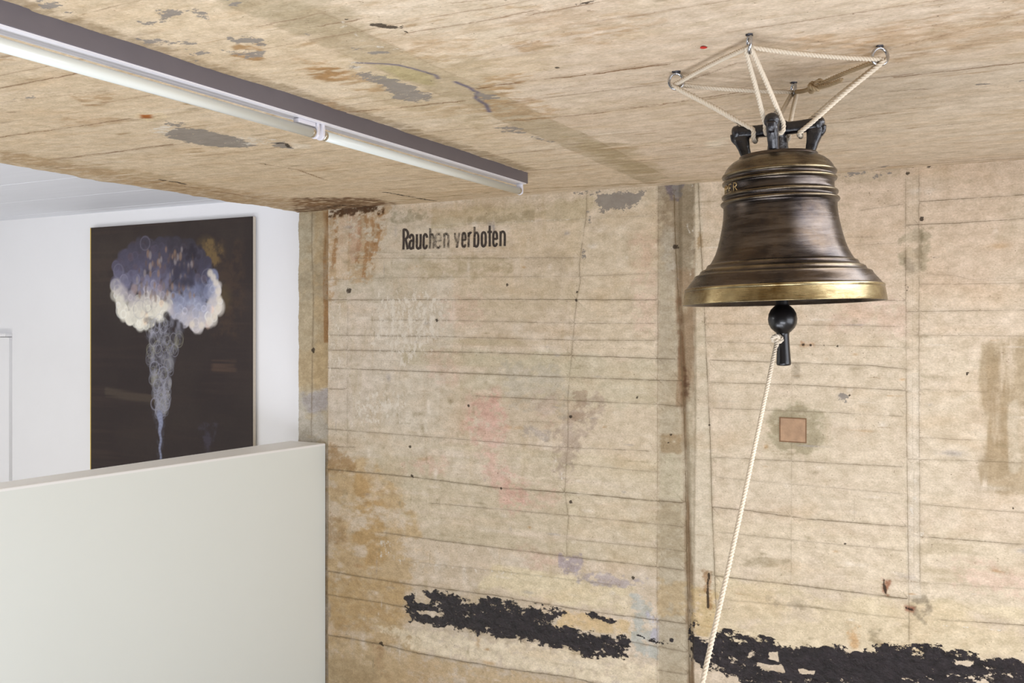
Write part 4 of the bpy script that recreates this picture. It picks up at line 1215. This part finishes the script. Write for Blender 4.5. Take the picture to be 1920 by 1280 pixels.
def cloud_col(x, y):
    """palette of the painted cloud: slate crown, lilac middle, cream belly"""
    t = (y - 455) / 155.0 + (rs.rand() - 0.5) * 0.16
    if x < 318:
        edge = max(0, (235 - x) / 20) if y > 535 else 0
        t2 = t + 0.05 + 0.2 * edge
        keys = [(0.0, (62, 56, 66)), (0.35, (84, 80, 100)), (0.55, (120, 118, 142)), (0.68, (176, 168, 172)), (0.8, (222, 216, 202)), (1.1, (230, 226, 212))]
    else:
        t2 = t + max(0, (x - 385) / 60.0) * (1 if y > 500 else 0) - 0.04
        keys = [(0.0, (58, 52, 60)), (0.3, (66, 62, 80)), (0.5, (104, 108, 134)), (0.72, (152, 156, 178)), (0.9, (196, 190, 194)), (1.05, (226, 218, 208))]
    t2 = min(max(t2, 0), 1.05)
    for (t0, c0), (t1, c1) in zip(keys, keys[1:]):
        if t2 <= t1:
            f = (t2 - t0) / (t1 - t0)
            c = np.array(c0) * (1 - f) + np.array(c1) * f
            break
    else:
        c = np.array(keys[-1][1], float)
    c = c * (1 + (rs.rand() - 0.5) * 0.14)
    if rs.rand() < 0.06: c = c * np.array([1.1, 0.98, 0.88])
    return tuple(np.clip(c, 0, 255))


# glow behind, then crown puffs, then the body from many overlapping dabs
disc(385, 470, 18, (112, 92, 58), 0.35, 8)
disc(412, 560, 20, (100, 84, 50), 0.35, 8)
for x, y, r in ((222, 508, 9), (272, 456, 10), (250, 466, 10), (300, 460, 12), (330, 460, 13), (356, 463, 12), (374, 480, 12), (388, 492, 9), (236, 482, 11), (398, 520, 12), (404, 545, 11), (404, 575, 12), (388, 596, 13),
                (366, 605, 12), (345, 600, 11), (330, 588, 9), (300, 590, 10), (282, 600, 10), (262, 602, 10), (244, 596, 10), (230, 582, 10), (226, 562, 9), (223, 543, 9)):
    disc(x, y, r, cloud_col(x, y))
for i in range(900):
    x, y = 212 + rs.rand() * 204, 448 + rs.rand() * 170
    if inside(x, y):
        r = 3.5 + rs.rand() * 8 * (1 - i / 1100.0)
        c = cloud_col(x, y)
        disc(x, y, r, c, 0.5, 2.0, 0.8 + rs.rand() * 0.5)
        if rs.rand() < 0.22: curl(x, y, r, tuple(min(255, v * 1.18) for v in c), 0.45)
for i in range(70):
    x, y = 255 + rs.rand() * 110, 465 + rs.rand() * 95
    disc(x, y, 1.6 + rs.rand() * 1.2, random.choice([(146, 118, 96), (128, 112, 104), (96, 78, 72), (150, 140, 140)]), 0.6, 1.0, 2.0)
for i in range(14):
    disc(345 + rs.rand() * 34, 460 + rs.rand() * 24, 4, (40, 34, 44), 0.6, 1.5)
for i in range(26):
    disc(326 + rs.rand() * 40, 500 + rs.rand() * 36, 6, (56, 52, 68), 0.5, 3)
for x, y in ((312, 592), (316, 600), (322, 606), (330, 606), (338, 612)): disc(x, y, 6, (46, 38, 40), 0.9, 2)
for x, y, r in ((222, 508, 9), (272, 456, 9), (256, 548, 11), (276, 572, 9), (262, 580, 12), (390, 520, 12)):
    curl(x, y, r, (140, 138, 152), 0.3)
for (x, y) in ((394, 512), (400, 520), (405, 530), (409, 545), (411, 560), (409, 578), (402, 592), (392, 602), (378, 610), (360, 608)):
    disc(x, y, 5, (224, 214, 198), 0.7, 2.0)
# stem: twisting column of curls that narrows downwards
A.stain([(274, 600), (345, 606), (336, 640), (320, 690), (312, 720), (310, 780), (304, 800), (302, 860), (299, 860), (297, 800), (288, 770), (288, 700), (276, 650)], (74, 70, 78), 0.55, 0.03, a2, 0.7)
for i in range(330):
    t = rs.rand() ** 0.8
    y = 598 + t * 180
    half = 27 * (1 - t) ** 0.8 + 7
    cxs = 308 - 8 * t + 4 * math.sin(t * 9)
    side_ = rs.rand() * 2 - 1
    x = cxs + half * side_
    v = 110 + 75 * rs.rand()
    if t < 0.15 and side_ < 0: v += 25
    col_ = (v, v * 1.0, v * 1.08) if rs.rand() < 0.8 else (v, v * 0.98, v * 0.86)
    if rs.rand() < 0.3: disc(x, y, 1.5 + rs.rand() * 2.5, col_, 0.28, 2, 1.8)
    else: curl(x, y, 2.5 + rs.rand() * 6 * (1 - 0.5 * t), col_, 0.36, 0.6, 1.2)
for x, y, r in ((291, 757, 8), (309, 757, 9), (300, 770, 9), (296, 722, 8), (302, 735, 7), (290, 690, 9), (306, 700, 9)):
    curl(x, y, r, (150, 150, 166), 0.7)
for y in np.arange(775, 862, 2.0):
    disc(300.5 + 1.2 * math.sin(y * 0.2), y, 2.3 - (y - 775) * 0.008 + (3.0 * (1 - (y - 775) / 40) if y < 815 else 0), (150, 156, 182) if int(y) % 3 else (104, 106, 130), 0.55, 1.2)
# thin yellow edge highlight painted down the left side
w = (slice(None), slice(0, 2)); A.col[w] = lin(222, 190, 84)


def paint_mat():
    m = NT('oil_paint_on_canvas')
    a = m.n('ShaderNodeAttribute', attribute_name='col')
    nz = m.noise(60, 6, 0.6)
    m.l(m.mix(1.0, a.outputs['Color'], m.mix(nz, (0.86, 0.86, 0.86, 1), (1.12, 1.12, 1.12, 1)), 'MULTIPLY'), m.b.inputs['Base Color'])
    m.b.inputs['Roughness'].default_value = 0.5
    m.b.inputs['Specular IOR Level'].default_value = 0.25
    m.l(m.bump(nz, 0.12, 0.003), m.b.inputs['Normal'])
    return m.mat


pic = empty('painting', ((pxl + pxr) / 2, PW_Y, pzb))
tag(pic, 'large dark unframed canvas of a billowing grey and cream smoke cloud on white wall', 'painting')
cvs = A.build('canvas', lambda U, V, D: (U - pic.location.x, np.full_like(U, PY - PW_Y), V - pzb), paint_mat(), (0, 0.002, 0), pic)
box('stretcher', pxl - pic.location.x + 0.001, pxr - pic.location.x + 0.0, PY - PW_Y + 0.0025, -0.006, 0.001, pzt - pzb - 0.001, simple('raw_canvas_edge', (206, 196, 180), 0.8, nscale=60), pic)

# ------------------------------------------------------------------ the bell
K_ = 1 / 817.0
bell = empty('bell', at_d(1466.5, 569, 2.096))
tag(bell, 'large bronze bell with black iron crown hanging from ropes', 'bell')
axis = Vector((-S_, C_, 0))
ROT = 3.5
q = Quaternion(Vector((C_, S_, 0)), math.radians(-0.7)) @ Quaternion(axis, math.radians(-1.35)) @ Quaternion((0, 0, 1), math.radians(ROT))
bell.rotation_mode = 'QUATERNION'
bell.rotation_quaternion = q
BM = Matrix.Translation(bell.location) @ q.to_matrix().to_4x4()
MOUTH = 569
prof_px = [(0.5, 290, 0), (66, 290.5, 0), (71, 291.5, 0), (72, 294, 0), (72.5, 297, 0), (78, 299, 0.36), (85, 303, 0.36), (92, 309, 0.36), (97, 316, 0.36), (100, 322, 0.36), (103, 325, 0.7), (104, 327.5, 0.8), (103.4, 330, 0.4), (100.5, 331.5, 0), (99.8, 334, 0), (100.5, 336.5, 0),
           (103, 338, 0.6), (104, 340, 0.8), (103.3, 342.5, 0.4), (100, 344, 0), (98.8, 346, 0), (98.6, 352, 0), (98.8, 359, 0), (99.8, 361, 0), (103, 362, 0.4), (105, 364, 0.7), (105.6, 366, 0.6), (104.8, 368.5, 0.2), (102.8, 370, 0), (102.4, 372.5, 0), (103.5, 374.5, 0.1),
           (106.4, 376, 0.5), (107.8, 378, 0.7), (107.8, 380, 0.5), (106, 382.3, 0.1), (103.3, 384, 0), (102.8, 388, 0), (103, 396, 0), (104, 408, 0), (106, 420, 0), (108.4, 432, 0), (111.5, 446, 0), (115.3, 460, 0), (119.5, 472, 0), (124.5, 482, 0), (129, 489.5, 0), (131.5, 492.5, 0.1),
           (134.5, 493.2, 0.5), (136.5, 495, 0.6), (137, 497, 0.3), (138.5, 499.5, 0), (141.5, 502, 0.2), (145.5, 503, 0.6), (148.6, 505, 0.7), (149.8, 507.5, 0.5), (151, 510, 0.1), (154, 512, 0), (157.5, 512.8, 0.4), (159.8, 514.2, 0.5), (160.6, 516.5, 0.1), (163, 520.5, 0), (168.5, 527, 0), (173, 532.5, 0),
           (176, 536.5, 0.1), (178.4, 537.6, 0.8), (180.2, 539, 1), (180.6, 541, 1), (179.8, 543, 0.7), (180.2, 545, 1), (181.4, 552, 1), (182.6, 560, 1), (183.4, 565, 1), (183.7, 567.3, 1), (183.2, 568.2, 0.6), (182.2, 568.3, 0), (180, 566, 0), (174, 559, 0), (160, 545, 0), (142, 520, 0), (120, 500, 0), (106, 460, 0),
           (97, 400, 0), (92, 350, 0), (84, 322, 0), (60, 312, 0), (0.5, 309, 0)]
# finer rings by subdividing
pp = []
for (a, b) in zip(prof_px, prof_px[1:]):
    for t in (0.0, 0.5):
        pp.append(tuple(a[i] * (1 - t) + b[i] * t for i in range(3)))
pp.append(prof_px[-1])
prof = [(r * K_, (MOUTH - y) * K_) for r, y, _ in pp]
body = lathe('bell_body', prof, M_bronze, bell, 160, [p[2] * (0.62 if 0.42 < p[2] < 0.85 else 1) for p in pp])
# inscription raised on the band below the shoulder
GB = {
    'P': [[(0, 0), (0, 1)], [(0, 1), (0.4, 1), (0.72, 0.9), (0.78, 0.74), (0.7, 0.58), (0.4, 0.5), (0, 0.5)], [(-0.12, 0), (0.14, 0)]],
    'E': [[(0, 0), (0, 1)], [(0, 1), (0.7, 1), (0.72, 0.9)], [(0, 0.52), (0.5, 0.52)], [(0, 0), (0.74, 0), (0.78, 0.12)]],
    'R': [[(0, 0), (0, 1)], [(0, 1), (0.4, 1), (0.7, 0.9), (0.76, 0.74), (0.68, 0.58), (0.4, 0.5), (0, 0.5)], [(0.35, 0.5), (0.82, 0.02), (0.95, 0)], [(-0.12, 0), (0.14, 0)]],
}
rb = 98.7 * K_
V, Fc = [], []
view = math.atan2(-bell.location.y, -bell.location.x) - math.radians(ROT)      # bell-local azimuth that faces the camera
lh, lw = 14.5 * K_, 12 * K_
zb0 = (MOUTH - 360.5) * K_
ang0 = view - math.radians(50) + math.radians(-3) + 0.0
# azimuth of the last letter's right edge, then letters run to the left
for i, ch in enumerate('REPP'):
    a_left = view - math.radians(54.0) - i * (17.0 * K_ / rb)
    for st in GB[ch]:
        path = []
        for gx, gy in st:
            a = a_left + gx * lw / rb
            path.append(Vector((math.cos(a) * (rb + 0.0004), math.sin(a) * (rb + 0.0004), zb0 + gy * lh)))
        fine_p = []
        for p0, p1 in zip(path, path[1:]):
            for t in (0, 0.5): fine_p.append(p0.lerp(p1, t))
        fine_p.append(path[-1])
        sweep(V, Fc, fine_p, 0.0013, 6)
ins = mesh_obj('inscription', V, Fc, simple('bronze_letters', (196, 172, 128), 0.35, 0.9, 60, 0.1), bell)
tag(ins, 'raised bronze letters on the upper band')

# crown: post with four arms and bent legs
cz = (MOUTH - 291) * K_
V, Fc = [], []
sweep(V, Fc, [Vector((0, 0, cz - 0.004)), Vector((0, 0, cz + 0.004)), Vector((0, 0, cz + 0.02)), Vector((0.001, 0, cz + 0.035)), Vector((0, 0, cz + 0.046)), Vector((0, 0, cz + 0.060)), Vector((0, 0, cz + 0.074)), Vector((0, 0, cz + 0.080))],
      [0.030, 0.026, 0.023, 0.021, 0.020, 0.025, 0.026, 0.017], 20, True, 0.05)
crown = mesh_obj('crown', V, Fc, M_black, bell)
tag(crown, 'glossy black cast crown on top')
for k in range(4):
    a = k * math.pi / 2
    ca, sa = math.cos(a), math.sin(a)

    def L(r, z): return Vector((ca * r, sa * r, cz + z))
    V, Fc = [], []
    side = Vector((-sa, ca, 0))

    def slab(ctrl, spec, step=0.004, sides=16):
        # spec: (in-plane half width, sideways half width) at each control point, squarish section
        path = catmull(ctrl, step)
        m_ = len(path); base = len(V)
        # nearest control parameter by arc length
        acc = [0.0]
        for p0, p1 in zip(path, path[1:]): acc.append(acc[-1] + (p1 - p0).length)
        ctl = []
        for c in ctrl:
            kx = min(range(m_), key=lambda z: (path[z] - c).length); ctl.append(acc[kx])
        T, _, _ = frames(path)
        for p, t, ar in zip(path, T, acc):
            wi = np.interp(ar, ctl, [q2[0] for q2 in spec]); ws = np.interp(ar, ctl, [q2[1] for q2 in spec])
            b_ = t.cross(side).normalized()
            for kk in range(sides):
                an = 2 * math.pi * kk / sides
                cx_, sx_ = math.cos(an), math.sin(an)
                cx_ = math.copysign(abs(cx_) ** 0.65, cx_); sx_ = math.copysign(abs(sx_) ** 0.65, sx_)
                wv = 1 + 0.05 * (random.random() - 0.5)
                V.append(p + b_ * cx_ * wi * wv + side * sx_ * ws * wv)
        for ii in range(m_ - 1):
            for kk in range(sides):
                k2 = (kk + 1) % sides
                Fc.append((base + ii * sides + kk, base + ii * sides + k2, base + (ii + 1) * sides + k2, base + (ii + 1) * sides + kk))
        Fc.append(tuple(base + kk for kk in range(sides))[::-1])
        Fc.append(tuple(base + (m_ - 1) * sides + kk for kk in range(sides)))

    slab([L(0.010, 0.060), L(0.045, 0.0605), L(0.075, 0.0615), L(0.096, 0.0615)], [(0.0150, 0.0145), (0.0140, 0.0135), (0.0145, 0.0140), (0.0150, 0.0145)])
    slab([L(0.082, 0.060), L(0.0815, 0.045), L(0.076, 0.022), L(0.069, -0.004)], [(0.019, 0.0125), (0.0185, 0.013), (0.0135, 0.012), (0.0105, 0.011)])
    # blunt rounded knob projecting at the elbow
    kp = catmull([L(0.086, 0.063), L(0.095, 0.062), L(0.103, 0.060)], 0.002)
    sweep(V, Fc, kp, [0.0172 * math.sqrt(max(0.08, 1 - (ii / (len(kp) - 1)) ** 3)) for ii in range(len(kp))], 16, True, 0.06)
    slab([L(0.100, 0.058), L(0.099, 0.046), L(0.094, 0.036)], [(0.007, 0.010), (0.0065, 0.009), (0.004, 0.006)])
    mesh_obj('crown_arm', V, Fc, M_black, crown)
V, Fc = [], []
sweep(V, Fc, [Vector((-0.004, 0.006, cz + 0.076)), Vector((-0.005, 0.006, cz + 0.104))], 0.0028, 10)
sweep(V, Fc, [Vector((-0.0045, 0.006, cz + 0.078)), Vector((-0.0045, 0.006, cz + 0.084))], 0.0055, 6)
mesh_obj('crown_bolt', V, Fc, M_zinc, crown)

# clapper
cp = [(1, 480), (8, 482), (11, 500), (11.5, 540), (12, 568), (12.5, 572), (16, 575), (21, 580), (25, 588), (26.7, 598), (25.6, 607), (21.5, 615), (16, 620.5), (12, 624), (11.2, 628), (11.4, 640), (12, 655), (12.8, 670), (13.4, 679), (13.4, 682), (12, 684.5), (6, 685.5), (0.5, 685.6)]
cpp = []
for a, b in zip(cp, cp[1:]):
    for t in (0, 0.5): cpp.append((a[0] * (1 - t) + b[0] * t, a[1] * (1 - t) + b[1] * t))
cpp.append(cp[-1])
clap = lathe('clapper', [(r * K_, (MOUTH - y) * K_) for r, y in cpp], M_blackiron, bell, 40)
V, Fc = [], []
sweep(V, Fc, [Vector((0, 0, (MOUTH - 316) * K_)), Vector((0, 0, (MOUTH - 400) * K_)), Vector((0, 0, (MOUTH - 482) * K_))], 0.008, 12)
mesh_obj('clapper_shank', V, Fc, M_blackiron, clap)
tag(clap, 'glossy black ball clapper with stub end')


# ------------------------------------------------------------------ eye hooks in the ceiling
HK = {'L': at_z(1268, 137), 'T': at_z(1405, 67), 'R': at_z(1650, 88), 'B': at_z(1488, 156)}
hook_info = {'L': ('zinc eye hook in the ceiling left of the bell, nearest the tube light', 22, 0.0185),
             'T': ('zinc eye hook in the ceiling nearest the camera, seen edge-on beside red dot', 112, 0.017),
             'R': ('zinc eye hook in the ceiling right of the bell, round ring seen face-on', 30, 0.0185),
             'B': ('zinc eye hook in the ceiling directly behind the bell crown, half hidden', 118, 0.015)}
HP = {}
for k, (x, y) in HK.items():
    lab, ang, R = hook_info[k]
    zt = ceil_z(x, y)
    h = empty('eye_hook', (x, y, zt))
    h.rotation_euler = (0, 0, math.radians(ang))
    tag(h, lab, 'hook', 'eye hooks carrying the bell ropes')
    V, Fc = [], []
    pth = [Vector((0, 0, 0.01)), Vector((0, 0, -0.003))]
    for a in np.linspace(88, 88 - 352, 40):
        pth.append(Vector((R * 0.92 * math.cos(math.radians(a)), 0.0012 * math.sin(math.radians(a * 2)), -0.005 - R + R * math.sin(math.radians(a)))))
    sweep(V, Fc, catmull(pth, 0.003), 0.0035, 12)
    mesh_obj('ring', V, Fc, M_zinc, h)
    V, Fc = [], []
    sweep(V, Fc, [Vector((0, 0, 0.006)), Vector((0, 0, -0.003))], 0.0095 if k == 'L' else 0.0075, 11, True, 0.5)
    mesh_obj('anchor_plug', V, Fc, M_darksteel, h)
    HP[k] = Vector((x, y, zt - 0.005 - 2 * R + 0.009))

# ------------------------------------------------------------------ ropes
RR = 0.0054
V, Fc = [], []
def toward(a, b, d): return a + (b - a).normalized() * d
order = ['L', 'T', 'R', 'B', 'L']
up = Vector((0, 0, 0.004))
bell_c = Vector((bell.location.x, bell.location.y, 0))


def span_rope(a, b, sag, ph, lift=0.003):
    A_, B_ = HP[a] + Vector((0, 0, lift)), HP[b] + Vector((0, 0, lift))
    out = lambda P: (Vector((P.x, P.y, 0)) - bell_c).normalized() * 0.003
    pts = [A_ + out(A_), toward(A_, B_, 0.02) + Vector((0, 0, -sag * 0.25)), A_.lerp(B_, 0.33) + Vector((0, 0, -sag * 0.9)), A_.lerp(B_, 0.66) + Vector((0, 0, -sag * 0.9)), toward(B_, A_, 0.02) + Vector((0, 0, -sag * 0.25)), B_ + out(B_)]
    twisted(V, Fc, pts, RR, phase=ph)
    return pts


span_rope('L', 'T', -0.004, 0.3)
span_rope('T', 'R', 0.004, 1.3)
span_rope('B', 'L', 0.003, 2.2, 0.001)
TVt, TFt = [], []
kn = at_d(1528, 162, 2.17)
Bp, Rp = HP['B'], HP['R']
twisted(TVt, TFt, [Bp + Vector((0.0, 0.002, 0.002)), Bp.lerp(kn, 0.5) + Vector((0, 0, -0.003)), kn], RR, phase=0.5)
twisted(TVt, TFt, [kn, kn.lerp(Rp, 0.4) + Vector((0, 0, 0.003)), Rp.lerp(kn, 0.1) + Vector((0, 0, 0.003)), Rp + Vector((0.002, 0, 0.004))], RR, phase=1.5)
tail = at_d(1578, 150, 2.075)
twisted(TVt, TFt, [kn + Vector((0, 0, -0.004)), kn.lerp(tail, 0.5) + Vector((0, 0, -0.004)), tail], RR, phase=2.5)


def armpt(k, r, z, side=0.0):
    a = k * math.pi / 2
    return BM @ Vector((math.cos(a) * r - math.sin(a) * side, math.sin(a) * r + math.cos(a) * side, cz + z))


# arms: 0 = right, 1 = rear, 2 = left, 3 = front
def hanger(h, k, r=0.058, sp=0.0165, ph=0.0, r2=None, off=0.006):
    H = HP[h]
    d = (armpt(k, r, 0, 1) - armpt(k, r, 0, 0)).normalized()
    r2 = r if r2 is None else r2
    s1, s2 = armpt(k, r, 0.062, sp), armpt(k, r2, 0.062, -sp)
    u1, u2 = armpt(k, r, 0.043, sp * 0.9), armpt(k, r, 0.043, -sp * 0.9)
    bot = armpt(k, r, 0.0395, 0)
    rd = (armpt(k, 1, 0) - armpt(k, 0, 0)).normalized() * (0.005 if r2 != r else 0)
    top1, top2 = H + d * off - rd, H - d * off + rd
    twisted(V, Fc, [H + Vector((0, 0, 0.002)) , top1 + Vector((0, 0, -0.006)), top1.lerp(s1, 0.5), top1.lerp(s1, 0.9), s1, u1, bot, u2, s2, top2.lerp(s2, 0.9), top2.lerp(s2, 0.5), top2 + Vector((0, 0, -0.006)), H + Vector((0, 0, 0.002))], RR, phase=ph)


hanger('R', 0, 0.050, 0.0195, 0.2, 0.076, 0.006)
hanger('B', 1, 0.046, 0.0195, 0.9)
hanger('L', 2, 0.052, 0.0195, 1.7)
hanger('T', 3, 0.052, 0.0195, 2.6)
slings = mesh_obj('sling_rope', V, Fc, M_rope)
tie = mesh_obj('tie_rope', TVt, TFt, M_rope_shaded, slings)
tag(tie, 'knotted length of the rope with a loose tail, coloured darker for shade')
tag(slings, 'pale twisted rope strung between four ceiling hooks and the bell crown', 'rope')


def knot(name, c, direction, scale, rad, mat, parent):
    z = direction.normalized(); x = z.orthogonal().normalized(); y = z.cross(x)
    pts = []
    for i in range(31):
        t = 2 * math.pi * i / 30
        p = Vector((math.sin(t) + 2 * math.sin(2 * t), math.cos(t) - 2 * math.cos(2 * t), -1.5 * math.sin(3 * t)))
        pts.append(c + (x * p.x + y * p.z * 1.0 + z * p.y * 1.25) * scale)
    V, Fc = [], []
    twisted(V, Fc, pts, rad, 0.002, 0.022)
    return mesh_obj(name, V, Fc, mat, parent)


knot('knot', kn, Rp - Bp, 0.0054, RR, M_rope_shaded, tie)

# bell pull: knotted round the clapper stub, drawn down towards the viewer
R2 = 0.0048
kc_ = at_d(1457, 637, 2.074)
stub = BM @ Vector((0, 0, (MOUTH - 634) * K_))
V, Fc = [], []
end = at_d(1316, 1285, 1.55)
d_ = (end - kc_)
n_floor = kc_ + d_ * ((kc_.z - 0.03) / (kc_.z - end.z))
mid = [kc_ + d_ * t + Vector((0, 0, -0.010 * math.sin(min(1, t) * math.pi))) for t in (0.0, 0.25, 0.5, 0.75, 1.0)]
ext = [end + (n_floor - end) * t for t in (0.25, 0.5, 0.75, 1.0)]
twisted(V, Fc, mid + ext, R2, 0.0024, 0.024)
pull = mesh_obj('bell_rope', V, Fc, M_rope2)
tag(pull, 'long pale rope tied to the clapper and slanting down in front of wall', 'rope')
knot('knot', kc_, Vector((0.1, 0, 1)), 0.0035, R2, M_rope2, pull)
# floor ring that holds the lower end, below the frame
fr = empty('floor_ring', (n_floor.x, n_floor.y, 0.0))
tag(fr, 'small steel ring on the floor holding the bell rope end', 'ring')
V, Fc = [], []
sweep(V, Fc, [Vector((0.022 * math.cos(a), 0, 0.026 + 0.022 * math.sin(a))) for a in np.linspace(-1.4, 4.6, 30)], 0.003, 10)
sweep(V, Fc, [Vector((0, 0, 0.0)), Vector((0, 0, 0.004))], 0.03, 20)
mesh_obj('ring', V, Fc, M_zinc, fr)
